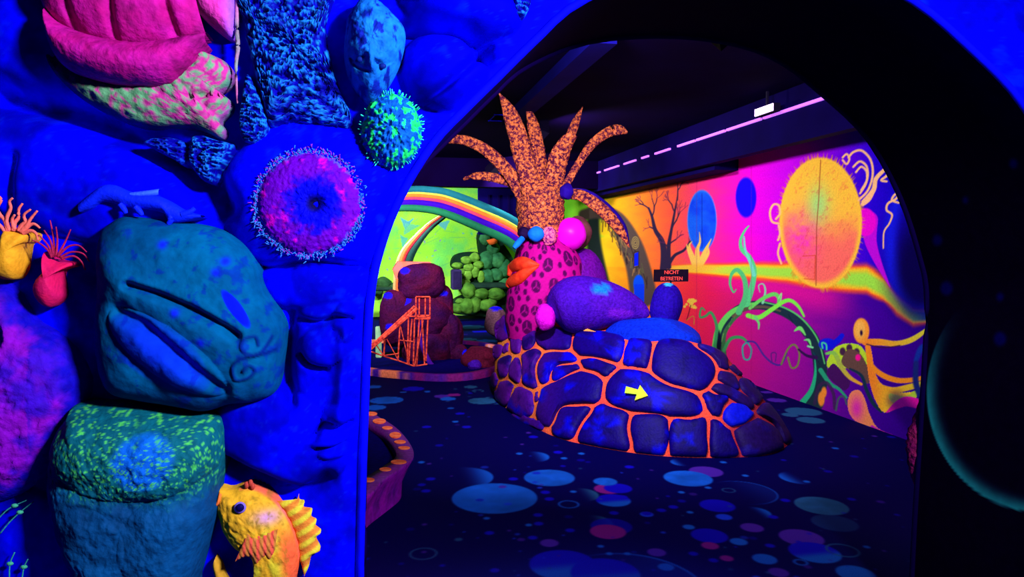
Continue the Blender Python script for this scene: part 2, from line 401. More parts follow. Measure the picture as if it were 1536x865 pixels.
struct('floor', FV, gridfaces(len(ys), len(xs)), vmat('printed_carpet', .85, .08, 300, .1, .3), fl.c, 'black carpet floor printed with blue planets and dots')

# ---- mural wall ---------------------------------------------------------------------------------
colpx = np.r_[np.arange(838, 1420, 0.95)]
yw = np.array([onX(x, 400, XW)[1] for x in colpx]); yw = np.unique(np.r_[np.linspace(2.6, yw.min() - .02, 60), yw, YB])
zw = np.r_[np.arange(0, 2.75, 0.0068), np.linspace(2.76, ZC, 12)]
GY, GZ = np.meshgrid(yw, zw); MV = np.stack([np.full(GY.size, XW), GY.ravel(), GZ.ravel()], 1)
u, v = proj(MV)
st = (fbm(MV[:, 1], MV[:, 2] * 7, .7, 3, 5) - .5)              # horizontal brush streaks
ub = u + st * 26
up_ = ramp(ub, [(838, (120, 225, 50)), (888, (160, 235, 50)), (900, (250, 215, 30)), (930, (255, 170, 30)), (970, (255, 125, 45)), (1010, (255, 90, 65)), (1050, (255, 55, 120)), (1090, (250, 25, 170)), (1130, (235, 5, 215)), (1180, (205, 5, 230)), (1225, (160, 0, 225)), (1270, (90, 0, 215)), (1310, (38, 0, 205)), (1350, (18, 0, 180)), (1400, (12, 0, 150))])
dn_ = ramp(ub, [(838, (110, 200, 50)), (888, (170, 225, 40)), (900, (250, 200, 30)), (940, (255, 150, 30)), (985, (255, 105, 40)), (1020, (250, 55, 60)), (1060, (235, 30, 85)), (1110, (205, 20, 125)), (1160, (175, 15, 150)), (1210, (150, 10, 155)), (1260, (100, 5, 155)), (1310, (66, 0, 155)), (1400, (45, 0, 135))])
yb = np.interp(u, [900, 1000, 1100, 1180, 1260, 1300, 1325, 1345, 1370, 1400], [400, 402, 405, 408, 416, 417, 432, 456, 474, 474])
hw = np.interp(u, [900, 1000, 1060, 1150, 1250, 1310, 1350, 1380, 1400], [3, 4, 7, 11, 15, 17, 13, 10, 8])
dd = (v - yb) / hw + st * .5
c0 = mixc(up_, dn_, sst(-.3, .3, dd))
c0 = mixc(c0, rgb(255, 20, 150), sst(0, 90, v - yb) * 0 + np.exp(-np.abs(dd - 2.2) ** 2 / 3) * sst(1030, 1120, u) * (1 - sst(1230, 1300, u)) * .6)
on = sst(985, 1030, u)
c0 = mixc(c0, rgb(255, 90, 40), on * (1 - sst(.9, 1.7, np.abs(dd))))
c0 = mixc(c0, rgb(255, 200, 40), on * (1 - sst(.75, 1.15, np.abs(dd))))
c0 = mixc(c0, ramp(u, [(1000, (255, 190, 60)), (1060, (225, 225, 60)), (1120, (165, 235, 70)), (1310, (160, 235, 70)), (1350, (200, 225, 40)), (1375, (90, 180, 90)), (1395, (20, 60, 170))]), on * (1 - sst(.35, .9, np.abs(dd))))
mu = Paint(u, v, c0)
# deep blue whirl at the right end
for r_, a_ in ((95, .5), (78, .6), (60, .8)):
    mu.ell(1378, 395, r_ * .62, r_ * 1.1, rgb(10, 0, 110), soft=12, alpha=a_ * .55)
mu.stroke([(1345, 300), (1335, 360), (1345, 420), (1370, 455), (1400, 460)], [16, 22, 14], rgb(20, 30, 235), soft=9, alpha=.75)
mu.ell(1378, 405, 32, 62, rgb(8, 0, 70), soft=14)
# pink drop with a long tail
mu.stroke([(1304, 330), (1306, 362), (1318, 395), (1335, 430)], [26, 18, 10, 1], rgb(190, 10, 215))
mu.ell(1298, 333, 16, 21, rgb(235, 5, 205))
# orange hollow log arch with door
for pts, wd in (([(893, 302), (890, 340), (893, 380), (905, 440)], [14, 18, 22, 26]),):
    mu.stroke(pts, wd, rgb(30, 42, 40), soft=3)
mu.stroke([(876, 322), (900, 318), (925, 330), (945, 365), (957, 400), (965, 440)], [16, 20, 26, 34, 36, 40], rgb(84, 68, 62), soft=2.5)
for k in range(80):
    t0 = rng.random(); bx, by = 905 + 55 * t0 + rng.uniform(-8, 12), 322 + 100 * t0 ** 1.3 + rng.uniform(-8, 8)
    mu.stroke([(bx, by), (bx + rng.uniform(-3, 6), by + rng.uniform(6, 18))], 1.1, rng.choice([rgb(50, 34, 40), rgb(165, 120, 70), rgb(90, 90, 60)]), smooth=False)
for r_ in (8, 5.5, 3): mu.ell(953, 364, r_ * .7, r_ * 1.2, rgb(175, 150, 80), ring=.8, soft=.6)
mu.ell(958, 426, 8, 14, rgb(10, 80, 240)); mu.poly([(951, 426), (966, 426), (966, 455), (951, 455)], rgb(10, 60, 240), False)
mu.poly([(952, 380), (957, 378), (957, 398), (952, 399)], rgb(10, 30, 235), False)
mu.stroke([(951, 378), (958, 377), (958, 400), (951, 401), (951, 378)], 1.2, rgb(40, 30, 50), smooth=False)
# bare dark tree with twigs
TR = rgb(48, 36, 66)
mu.stroke([(994, 415), (996, 385), (993, 362), (983, 345), (978, 325), (973, 312)], [11, 10, 8, 6, 4, 3], TR)
mu.stroke([(1003, 400), (1003, 370), (1007, 345), (1012, 318), (1016, 295)], [8, 6, 4, 3, 1], TR)
mu.stroke([(1002, 398), (1012, 383), (1026, 375), (1036, 362), (1048, 350)], [6, 4, 3, 1], TR)
def twigs(p, ang, L, d, wd):
    e = (p[0] + L * math.cos(ang), p[1] - L * math.sin(ang) * 1.25)
    mu.stroke([p, ((p[0] + e[0]) / 2 + rng.uniform(-1, 1), (p[1] + e[1]) / 2), e], wd, TR if d > 1 else rgb(110, 40, 80), soft=.6, alpha=.95 if d > 1 else .6)
    if d > 0:
        for k in range(rng.choice([2, 2, 3])): twigs(e, ang + rng.uniform(-.75, .75), L * rng.uniform(.6, .85), d - 1, max(wd * .7, .7))
for p, a, L, d in [((973, 313), 2.6, 9, 3), ((978, 325), 1.3, 13, 3), ((1016, 300), 1.5, 12, 4), ((1007, 345), 1.0, 14, 3), ((983, 345), 2.7, 9, 2), ((1012, 318), 2.0, 10, 3), ((1003, 372), 2.4, 9, 2), ((1005, 365), .5, 10, 2), ((1030, 372), 1.1, 9, 2), ((1048, 352), .3, 6, 2)]:
    twigs(p, a, L, d, 2.0)
# blue planets, yellow tongues
def blueplanet(a, b, uu, vv): return mixc(rgb(10, 30, 225), rgb(30, 130, 245), fbm(uu, vv, 22, 9)), np.ones(len(a))
mu.ell(1053, 331, 22, 46, rgb(60, 150, 250)); mu.ell(1053, 331, 21, 45, None, fn=blueplanet)
mu.stroke([(1053, 290), (1053, 372)], 1, rgb(10, 20, 120), alpha=.6)
mu.ell(1119, 296, 15.5, 30, rgb(22, 6, 235), soft=1.5)
for pts in ([(1044, 396), (1037, 380), (1034, 368), (1038, 362)], [(1047, 396), (1046, 375), (1050, 362), (1049, 348)], [(1050, 396), (1057, 378), (1063, 366), (1067, 358)], [(1052, 394), (1062, 380), (1062, 370)], [(1042, 396), (1033, 376), (1030, 366)]):
    mu.stroke(pts, [9, 6, 3, .8], rgb(255, 205, 90))
mu.ell(1047, 402, 26, 6, rgb(255, 190, 60), soft=4, alpha=.8)
# big yellow and pink planet
def sunf(a, b, uu, vv):
    c = mixc(rgb(255, 200, 60), rgb(255, 110, 95), sst(-.35, .45, b + .35 * (fbm(uu, vv, 14, 2) - .5)))
    c = mixc(c, rgb(255, 50, 200), np.clip(np.exp(-((a + .45) ** 2 + (b - .22) ** 2) * 7) * 1.2 * fbm(uu, vv, 7, 6), 0, .8))
    c = mixc(c, rgb(150, 235, 130), np.exp(-((a + .05) ** 2 * 14 + (b + .28) ** 2 * 12)) * .8)
    c = mixc(c, rgb(225, 60, 70), sst(.58, .74, fbm(uu * 1.4 + vv * .5, vv * .8, 5, 21)) * .3)
    return mixc(c, rgb(255, 200, 60), sst(.86, .97, np.hypot(a, b))), np.ones(len(a))
for k in range(110):
    t0 = rng.uniform(0, 6.283); x0, y0 = 1231 + 61 * math.cos(t0), 334 + 97 * math.sin(t0)
    mu.stroke([(x0, y0), (x0 + 6 * math.cos(t0) + rng.uniform(-1, 1), y0 + 8 * math.sin(t0))], [2.2, .4], rgb(225, 150, 50), alpha=.7, smooth=False)
mu.ell(1231, 334, 62, 98, None, fn=sunf, soft=1.5)
mu.stroke([(1231, 240), (1228, 300), (1225, 340), (1224, 428)], 1.1, rgb(150, 60, 40), smooth=False)
mu.stroke([(1204, 384), (1223, 383), (1222, 419), (1206, 418)], 1.0, rgb(215, 70, 40), smooth=False)
# cream swirls
CR = rgb(255, 195, 130)
for pts, wd in [([(1168, 335), (1158, 332), (1155, 318), (1160, 307), (1168, 308), (1170, 320), (1164, 328)], 3.2), ([(1167, 360), (1170, 350), (1168, 338)], 3), ([(1172, 395), (1167, 380), (1170, 365)], 3),
                ([(1288, 300), (1302, 285), (1309, 262), (1306, 240), (1293, 226), (1280, 228), (1273, 236)], 3.4), ([(1292, 285), (1301, 268), (1300, 250), (1290, 242), (1280, 250)], 3.2), ([(1290, 290), (1299, 275), (1300, 258), (1292, 250), (1284, 258)], 3), ([(1264, 236), (1270, 231), (1274, 238), (1270, 246), (1264, 240)], 3),
                ([(1296, 303), (1310, 285), (1314, 268), (1326, 255), (1330, 250), (1331, 262), (1322, 270), (1330, 272)], [8, 6, 4, 3]), ([(1294, 306), (1304, 298), (1312, 280)], 6),
                ([(1325, 372), (1326, 348), (1334, 335), (1338, 322), (1330, 315), (1332, 305), (1344, 298), (1350, 288), (1342, 292), (1338, 300), (1348, 304)], [2, 3, 3.6, 3])]:
    mu.stroke(pts, wd, CR)
# green vine arch
G1, G2, GD, BK = rgb(105, 225, 95), rgb(60, 160, 90), rgb(28, 52, 66), rgb(20, 24, 48)
va = [(1079, 560), (1079, 525), (1080, 497), (1096, 473), (1117, 460), (1146, 458), (1177, 468), (1200, 484), (1219, 507), (1229, 540), (1230, 572), (1222, 603)]
mu.stroke(va, [26, 20, 15, 13, 13, 13, 14, 15, 17, 20, 22, 28], GD, soft=1)
mu.stroke([(1074, 545), (1074, 520), (1078, 494), (1094, 471), (1117, 458), (1135, 455)], [14, 12, 9, 8, 6, 3], G1)
mu.stroke([(1086, 540), (1085, 515), (1088, 497), (1100, 480), (1112, 470)], [7, 7, 5, 3], rgb(60, 120, 70))
for k in range(24):
    t0 = rng.random(); bx, by = 1076 + 30 * t0, 530 - 62 * t0 ** .8; mu.stroke([(bx, by), (bx + 2 + 5 * t0, by - 12)], .9, rng.choice([rgb(40, 110, 60), rgb(150, 240, 110), rgb(110, 120, 70)]), smooth=False, alpha=.7)
for k in range(20):
    t0 = rng.random(); bx, by = 1180 + 46 * t0, 470 + 70 * t0 ** 1.3; mu.stroke([(bx, by), (bx + 7, by + 12)], .9, rng.choice([rgb(20, 90, 100), rgb(60, 70, 60), rgb(14, 20, 50)]), smooth=False, alpha=.7)
mu.stroke([(1100, 474), (1120, 463), (1146, 460), (1170, 466)], [5, 5, 3], rgb(110, 90, 70), alpha=.8)
mu.stroke([(1146, 453), (1178, 462), (1204, 479), (1226, 508), (1237, 545)], [2, 2.5, 2], rgb(90, 210, 110))
mu.stroke([(1204, 603), (1217, 585), (1223, 560), (1222, 535)], [9, 7, 4, 1], rgb(40, 190, 130))
mu.stroke([(1231, 555), (1245, 575), (1258, 583), (1270, 596)], [7, 5, 3], rgb(40, 170, 120))
mu.ell(1078, 512, 4, 16, BK)
for pts, wd, c_ in [([(1120, 456), (1128, 430), (1131, 405), (1124, 386), (1113, 374), (1111, 360), (1117, 346), (1123, 339)], [9, 8, 7, 4, 2], rgb(85, 215, 130)),
                ([(1131, 412), (1125, 392), (1118, 375), (1116, 355)], [6, 4, 2], rgb(110, 225, 190)),
                ([(1108, 468), (1118, 445), (1117, 420), (1107, 405), (1098, 410), (1095, 425), (1100, 438), (1104, 434)], [9, 7, 4, 1.5], rgb(80, 200, 120)),
                ([(1144, 454), (1148, 437), (1145, 426), (1138, 428), (1140, 438)], [4, 2, 1.2], rgb(130, 220, 170)),
                ([(1072, 520), (1075, 490), (1067, 469), (1058, 474), (1050, 475), (1052, 462), (1057, 465)], [5, 4, 3, 2], G2),
                ([(1125, 462), (1142, 449), (1160, 441), (1168, 446), (1168, 456)], [5, 6, 5], G1), ([(1168, 447), (1172, 440), (1171, 452)], 2, rgb(150, 240, 140)),
                ([(1122, 473), (1138, 476), (1156, 465), (1176, 452), (1187, 451), (1198, 460), (1206, 474)], [7, 7, 6, 5, 3], rgb(125, 250, 75)), ([(1133, 476), (1138, 484), (1138, 493)], [5, 2], rgb(110, 230, 120)),
                ([(1192, 496), (1200, 492), (1208, 502)], [2, 6, 2], rgb(120, 240, 110)), ([(1206, 510), (1213, 510), (1217, 520)], [1, 4, 1], rgb(120, 240, 130)), ([(1212, 519), (1219, 521)], 3, rgb(130, 240, 160)),
                ([(1086, 525), (1096, 508), (1112, 506), (1122, 514)], [5, 5, 3], G2), ([(1122, 512), (1114, 520), (1116, 537), (1124, 538), (1127, 524), (1121, 513)], 2.6, rgb(60, 170, 160)),
                ([(1121, 512), (1133, 514), (1146, 533), (1160, 545), (1172, 546), (1180, 530)], 2.6, rgb(70, 40, 150)), ([(1158, 543), (1157, 530), (1164, 530), (1163, 542)], 1.6, rgb(90, 30, 130)),
                ([(1172, 546), (1182, 523), (1192, 517), (1199, 530), (1196, 548), (1187, 551), (1182, 536)], 2.8, rgb(120, 130, 70)), ([(1198, 524), (1210, 533), (1224, 536)], [3, 4, 6], rgb(50, 20, 80))]:
    mu.stroke(pts, wd, c_)
# yellow blossom branch beside the egg stone
for k in range(26): mu.ell(1034 + rng.uniform(-9, 10), 455 + rng.uniform(-6, 7), 2, 2, rgb(240, 200, 70), soft=.6)
mu.stroke([(1030, 480), (1034, 466), (1036, 458)], 1.2, rgb(90, 20, 40)); mu.stroke([(1030, 480), (1040, 474), (1041, 486)], 1.2, rgb(190, 140, 50))
# blue bird behind the root
mu.ell(1241, 516, 13, 9, rgb(20, 25, 225)); mu.stroke([(1240, 520), (1255, 512), (1263, 503)], [10, 9, 7], rgb(18, 22, 225))
mu.stroke([(1234, 522), (1233, 514), (1239, 516), (1240, 524)], 2.4, rgb(70, 225, 170))
# shell fan, root cave, tear
mu.poly([(1240, 545), (1252, 522), (1272, 515), (1292, 520), (1305, 545), (1306, 565), (1290, 560), (1268, 552), (1250, 556)], rgb(190, 235, 50))
for x, y in [(1264, 527), (1274, 522), (1285, 528), (1297, 552)]: mu.ell(x, y, 4.5, 6, rgb(70, 40, 70))
mu.poly([(1262, 542), (1272, 524), (1290, 530), (1303, 555), (1302, 575), (1285, 560), (1270, 552)], rgb(104, 74, 66))
mu.ell(1287, 536, 4, 5, rgb(255, 20, 150))
mu.poly([(1240, 560), (1250, 545), (1262, 556), (1275, 572), (1268, 585), (1252, 575)], rgb(70, 20, 95))
mu.stroke([(1240, 530), (1252, 530), (1262, 550), (1275, 566), (1292, 576)], [4, 6, 7, 6, 4], rgb(110, 220, 90), color2=rgb(255, 170, 50))
mu.stroke([(1275, 553), (1292, 563), (1300, 585), (1310, 605), (1322, 617)], [3, 5, 6, 4], rgb(24, 52, 72))
mu.ell(1232, 598, 5, 11, rgb(255, 150, 50)); mu.ell(1236, 588, 4, 8, rgb(255, 150, 50)); mu.stroke([(1222, 605), (1228, 580), (1240, 574), (1250, 590), (1252, 612)], 5, rgb(60, 40, 80), alpha=.8)
mu.stroke([(1254, 615), (1258, 597), (1266, 595), (1270, 606)], 3, rgb(70, 90, 100))
def tearf(uu, vv): return mixc(rgb(255, 150, 90), rgb(235, 40, 190), np.exp(-((uu - 1285) ** 2 / 90 + (vv - 612) ** 2 / 300)) * .9 + .1 * st[:len(uu)] * 0)
mu.poly([(1272, 600), (1278, 587), (1290, 586), (1298, 600), (1304, 620), (1316, 641), (1336, 652), (1310, 645), (1282, 630), (1273, 616)], None, fn=tearf)
mu.stroke([(1308, 640), (1322, 647), (1338, 652)], [5, 3, 1], rgb(200, 30, 190))
# orange and yellow scroll creature
OR, YE = rgb(255, 140, 40), rgb(255, 215, 50)
mu.poly([(1302, 510), (1300, 540), (1305, 575), (1313, 600), (1326, 618), (1345, 612), (1362, 598), (1375, 588), (1345, 588), (1322, 575), (1312, 556), (1308, 530)], None, fn=lambda uu, vv: mixc(OR, YE, sst(1305, 1360, uu + (vv - 560) * .3)))
mu.stroke([(1300, 520), (1305, 543), (1320, 560), (1345, 570), (1372, 569), (1396, 563)], [5, 6, 8, 8, 7, 6], rgb(255, 150, 35))
mu.stroke([(1318, 578), (1340, 585), (1365, 580), (1396, 572)], [6, 9, 9, 8], rgb(255, 170, 40), color2=rgb(230, 220, 50))
mu.poly([(1335, 590), (1358, 594), (1372, 586), (1374, 596), (1350, 606), (1335, 600)], rgb(190, 225, 60))
mu.stroke([(1330, 618), (1348, 606), (1364, 602), (1398, 612)], [2, 12, 15, 14], rgb(240, 20, 170))
mu.stroke([(1298, 513), (1320, 513), (1345, 515), (1370, 508), (1398, 488)], [10, 10, 8, 8, 4], OR, color2=rgb(215, 225, 60))
mu.stroke([(1300, 516), (1325, 521), (1350, 518)], 1.6, rgb(60, 20, 60))
mu.ell(1292, 496, 12, 19, rgb(255, 160, 50)); mu.ell(1290, 494, 8, 14, rgb(255, 190, 80), soft=3); mu.ell(1292, 499, 2, 4, rgb(30, 10, 60))
mu.stroke([(1345, 600), (1380, 640), (1396, 652)], [26, 34, 20], rgb(30, 0, 90), soft=9, alpha=.6)  # soft dark stroke: shade low at the right end put into the paint
mu.stroke([(1374, 540), (1382, 522), (1394, 516)], [7, 9, 5], rgb(20, 50, 160), soft=2); mu.stroke([(1374, 545), (1374, 575), (1384, 600)], [8, 9, 10], rgb(24, 40, 120), soft=2)
for x in (1045, 1127): mu.stroke([(x, 250), (x, 560)], .9, rgb(150, 20, 90), alpha=.35)
struct('wall_right', MV, gridfaces(len(zw), len(yw))[:, ::-1], vmat('mural_paint', .85, .06, 90, .12, .16), mu.c, 'long wall painted with a glowing mural of planets and vines')

# ---- back wall with green splinter painting --------------------------------------------------
xs = np.r_[np.linspace(XL, -.9, 40), np.arange(-.88, 4.33, .016), XW]; zs = np.r_[np.arange(0, ZC, .018), ZC]
GX, GZ = np.meshgrid(xs, zs); BV = np.stack([GX.ravel(), np.full(GX.size, YB), GZ.ravel()], 1); u, v = proj(BV)
c0 = mixc(rgb(120, 215, 50), rgb(172, 245, 70), fbm(BV[:, 0], BV[:, 2], .9, 4))
c0 = mixc(c0, rgb(80, 210, 110), sst(.5, .75, fbm(BV[:, 0], BV[:, 2], .5, 14)) * .6)
bk = Paint(u, v, c0)
for pts, c_ in [([(600, 325), (612, 332), (622, 326), (608, 345)], (60, 150, 190)), ([(607, 335), (630, 338), (606, 352)], (90, 190, 150)), ([(655, 335), (675, 330), (668, 345)], (70, 170, 190)), ([(600, 352), (612, 358), (604, 372)], (70, 180, 170))]:
    bk.poly(pts, rgb(*c_), False, alpha=.8)
for k in range(90):
    x, y, s = rng.uniform(560, 790), rng.uniform(300, 460), rng.uniform(2, 6); a = rng.uniform(0, 6.28)
    bk.poly([(x, y), (x + s * math.cos(a), y + s * math.sin(a)), (x + s * .6 * math.cos(a + .9), y + s * .6 * math.sin(a + .9))], rng.choice([rgb(70, 140, 200), rgb(120, 110, 190), rgb(60, 190, 150)]), False, alpha=.75)
for k in range(22):
    x, y = rng.uniform(590, 770), rng.uniform(318, 400); bk.stroke([(x, y), (x + rng.uniform(-25, 25), y + rng.uniform(-12, 12))], .8, rgb(70, 170, 120), smooth=False, alpha=.6)
struct('wall_back', BV, gridfaces(len(zs), len(xs)), vmat('splinter_mural_paint', .85, .06, 60, .1, .12), bk.c, 'far wall painted lime green with blue splinters')

# ---- entrance wall with the arch ---------------------------------------------------------------
def bump(px, py, cx, cy_, rx, ry, h, rot=0, p=2.0):
    ca, sa = math.cos(rot), math.sin(rot); a = ((px - cx) * ca + (py - cy_) * sa) / rx; b = (-(px - cx) * sa + (py - cy_) * ca) / ry
    return h * np.sqrt(np.clip(1 - (np.abs(a) ** p + np.abs(b) ** p), 0, 1))
def groove(px, py, pts, wd, depth):
    Q = cat(pts, 8); best = np.full(len(px), 1e9)
    for i in range(len(Q) - 1):
        ax, ay = Q[i]; dx, dy = Q[i + 1] - Q[i]; t = np.clip(((px - ax) * dx + (py - ay) * dy) / (dx * dx + dy * dy + 1e-9), 0, 1)
        best = np.minimum(best, np.hypot(px - ax - t * dx, py - ay - t * dy))
    return -depth * np.exp(-(best / wd) ** 2)
def wall_height(px, py):
    H = np.zeros(len(px))
    for a in [(465, 300, 135, 120, .075), (668, 105, 66, 62, .10, .5), (690, 8, 95, 46, .10, .3), (120, 262, 215, 95, .07, .25), (30, 60, 75, 120, .05),
              (470, 425, 92, 42, .05), (495, 545, 62, 150, .045), (425, 655, 105, 78, .085, .35), (455, 120, 80, 130, .03), (60, 480, 110, 120, .03), (30, 820, 90, 90, .04),
              (735, -5, 42, 38, .07), (500, 800, 60, 110, .02)]:
        H = np.maximum(H, bump(px, py, *a))
    # carved sleeping face: eye, brow, nose, lips
    H = H + bump(px, py, 484, 517, 33, 30, .032) + bump(px, py, 520, 480, 20, 30, .02)
    H = H + np.exp(-((px - (522 - (py - 480) * .08)) / 11) ** 2) * sst(470, 500, py) * (1 - sst(615, 632, py)) * .03
    H = H + bump(px, py, 508, 617, 24, 17, .035) + bump(px, py, 500, 655, 30, 9, .02) + bump(px, py, 503, 670, 24, 9, .018)
    for pts, wd, dp in [([(450, 478), (480, 482), (505, 474), (528, 478)], 5, .03), ([(452, 530), (466, 545), (490, 550)], 4, .025), ([(475, 645), (490, 628), (512, 636), (528, 630)], 4, .03), ([(478, 662), (502, 662), (520, 658)], 3, .02),
                        ([(0, 138), (60, 160), (140, 183), (215, 215), (290, 258), (335, 310)], 20, .085), ([(605, 42), (650, 46), (692, 56), (726, 88)], 11, .07), ([(620, 158), (660, 140), (700, 105), (735, 70)], 6, .03),
                        ([(345, 395), (390, 402), (470, 392), (545, 400)], 6, .03), ([(345, 695), (390, 712), (450, 735), (490, 712)], 12, .05), ([(35, 240), (28, 280), (20, 320)], 8, .02), ([(440, 470), (432, 540), (440, 600)], 8, .03)]:
        H = H + groove(px, py, pts, wd, dp * 1.4)
    H = H + (fbm(px, py, 30, 31, 3) - .5) * .010 + (fbm(px, py, 7, 33, 3) - .5) * .0015
    return H
def wall_color(px, py):
    n = fbm(px, py, 60, 41, 4); c = mixc(rgb(0, 0, 190), rgb(0, 0, 255), sst(.3, .6, n))
    c = mixc(c, rgb(0, 40, 255), sst(.62, .8, fbm(px, py, 30, 43, 5)) * .5)
    c = mixc(c, rgb(10, 90, 250), sst(.70, .76, fbm(px, py, 7, 47, 4)) * .12)
    return c
ez = np.r_[np.linspace(0, .62, 30), np.arange(.625, 2.32, .0048), np.linspace(2.325, ZC, 60)]
top = ARC[:, 1].argmax(); LZ, LXE = ARC[:top + 1, 1], ARC[:top + 1, 0]; RZ, RXE = ARC[top:, 1][::-1], ARC[top:, 0][::-1]
xl = np.where(ez < 2.41, np.interp(ez, LZ, LXE), 1.116); xr = np.where(ez < 2.41, np.interp(ez, RZ, RXE), 1.116)
def panel(x0, x1, n):
    t = np.linspace(0, 1, n)[None, :]
    X = x0[:, None] * (1 - t) + x1[:, None] * t; Z = np.repeat(ez[:, None], n, 1)
    V = np.stack([X.ravel(), np.full(X.size, YF), Z.ravel()], 1); px, py = proj(V)
    edge = np.where(V[:, 0] < 1.116, np.abs(V[:, 0] - np.repeat(xl, n)), np.abs(V[:, 0] - np.repeat(xr, n)))
    tp = sst(0.0, .06, np.minimum(edge, np.where(V[:, 2] > 2.41, 9, edge)))
    V[:, 1] -= wall_height(px, py) * tp
    return V, wall_color(px, py)
Va, Ca = panel(np.full(len(ez), -1.7), xl, 330); Vb, Cb = panel(xr, np.full(len(ez), XW), 130)
V = np.vstack([Va, Vb]); Fs = np.vstack([gridfaces(len(ez), 330), gridfaces(len(ez), 130) + len(Va)])
mblue = vmat('ultramarine_plaster', .8, .05, 45, .12, .15)
wall = struct('wall_front', V, Fs, mblue, np.vstack([Ca, Cb]), 'sculpted ultramarine entrance wall with a large arched opening')
o = box('wall_side', (-1.85, -2.5, 0), (-1.7, YR, ZC), mnavy); tag(o, 'dark navy side wall of the entrance space', None, kind='structure')
# tunnel reveal of the arch with a painted crescent planet
NA, ND = 700, 170; al = resample(ARC, NA); dy = np.linspace(YF, YR, ND)
V = np.stack([np.repeat(al[:, :1], ND, 1), np.repeat(dy[None], NA, 0), np.repeat(al[:, 1:], ND, 1)], -1).reshape(-1, 3)
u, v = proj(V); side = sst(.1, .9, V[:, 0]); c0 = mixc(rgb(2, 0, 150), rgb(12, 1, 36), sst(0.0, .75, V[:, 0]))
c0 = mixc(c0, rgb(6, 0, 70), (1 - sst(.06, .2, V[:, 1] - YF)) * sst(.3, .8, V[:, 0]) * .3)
tn = Paint(u, v, c0)
def cres(a, b, uu, vv):
    r = np.hypot(a, b); k = sst(.80, 1.0, r) ** 2 * sst(-.25, .75, (-a * .55 + b * .83)); return np.tile(rgb(50, 215, 205), (len(a), 1)), k
tn.ell(1560, 588, 170, 180, None, fn=cres, soft=1.5)
for x, y, r_ in [(1420, 432, 9), (1500, 508, 9), (1406, 360, 7), (1500, 445, 5), (1520, 245, 6), (1448, 300, 4)]: tn.ell(x, y, r_, r_ * 1.1, rgb(10, 4, 150), soft=4, alpha=.7)
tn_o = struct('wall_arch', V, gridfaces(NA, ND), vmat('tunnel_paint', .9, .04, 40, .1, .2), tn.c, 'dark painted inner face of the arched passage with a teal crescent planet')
# rear face of the entrance wall
n = len(ARC); A = ARC
outer = np.array([(-1.7 if x < 1.116 else XW, z) for x, z in A])
outer[:, 1] = np.where(A[:, 1] > 2.2, ZC, A[:, 1]); outer[:, 0] = np.where(A[:, 1] > 2.2, A[:, 0] + (A[:, 0] - 1.116) * 1.2, outer[:, 0])
V = np.vstack([np.column_stack([A[:, 0], np.full(n, YR), A[:, 1]]), np.column_stack([outer[:, 0], np.full(n, YR), outer[:, 1]])])
struct('wall_inner', V, [[i, i + 1, n + i + 1, n + i] for i in range(n - 1)], mnavy, None, 'dark room side of the arched wall', smooth=False)
o = tube('trim_1', np.column_stack([ARC[:, 0], np.full(n, YF - .004), ARC[:, 1]])[::3], .011, mblue, None, 8, 1, cols=lambda V: np.tile(rgb(4, 6, 255), (len(V), 1)))
tag(o, 'narrow blue rim around the arch opening', None, kind='structure')

# ---- beams, ducts under the ceiling ---------------------------------------------------------------
mbeam = nmat('indigo_steel', [(0.3, (8, 1, 52)), (0.7, (11, 2, 70))], 2, .8, .1, .1, 20)
o = box('trim_2', (3.9, YR, 2.58), (4.02, 13.6, ZC), mbeam); tag(o, 'long dark bulkhead beam above the mural', None, kind='structure')
o = box('trim_3', (4.02, 7.9, 2.52), (XW, 13.6, ZC), mbeam); tag(o, 'dark duct boxed in along the far part of the mural wall', None, kind='structure')
p = onZ(907, 65, 3.0)
o = box('trim_4', (p[0] - .09, p[1], 3.0), (p[0] + .09, 8.2, ZC), nmat('blue_beam', [(0.3, (6, 3, 74)), (0.7, (8, 5, 96))], 2, .8, .1, .1, 20)); tag(o, 'dim blue ceiling beam running away from the arch', None, kind='structure')
o = box('trim_5', (XL, 12.0, 2.62), (3.9, 12.3, ZC), mdark); tag(o, 'dark cross beam over the rainbow', None, kind='structure')
a_, b_ = onY(717, 284, 13.6), onY(800, 352, 13.6)
o = box('trim_6', (a_[0], 13.55, b_[2]), (b_[0], 13.65, ZC), mnavy); tag(o, 'dark hanging partition above the rainbow end', None, kind='structure')
for x_ in (733, 748, 763):
    q_ = onY(x_, 300, 13.54); box('partition_rail', (q_[0] - .02, 13.53, b_[2]), (q_[0] + .02, 13.555, 2.6), mbeam, o)
o = tube('trim_7', np.column_stack([ARC[:, 0], np.full(n, YR + .004), ARC[:, 1]])[::3], .012, vmat('violet_rim_paint', .8, .05, 40, .1, .1), None, 8, 1, cols=lambda V: np.tile(rgb(16, 1, 70), (len(V), 1)))
tag(o, 'narrow violet rim around the rear of the arch', None, kind='structure')

# ================================================================== SCULPTURES ON THE ENTRANCE WALL
def base_of(pts, Y=YF):
    W = np.array([onY(x, y, Y) for x, y in pts]); return (W[:, 0].mean(), Y, W[:, 2].min())
mrock = vmat('painted_rock', .7, .15, 70, .5, .3)
mfine = vmat('painted_resin', .6, .2, 120, .25, .18)

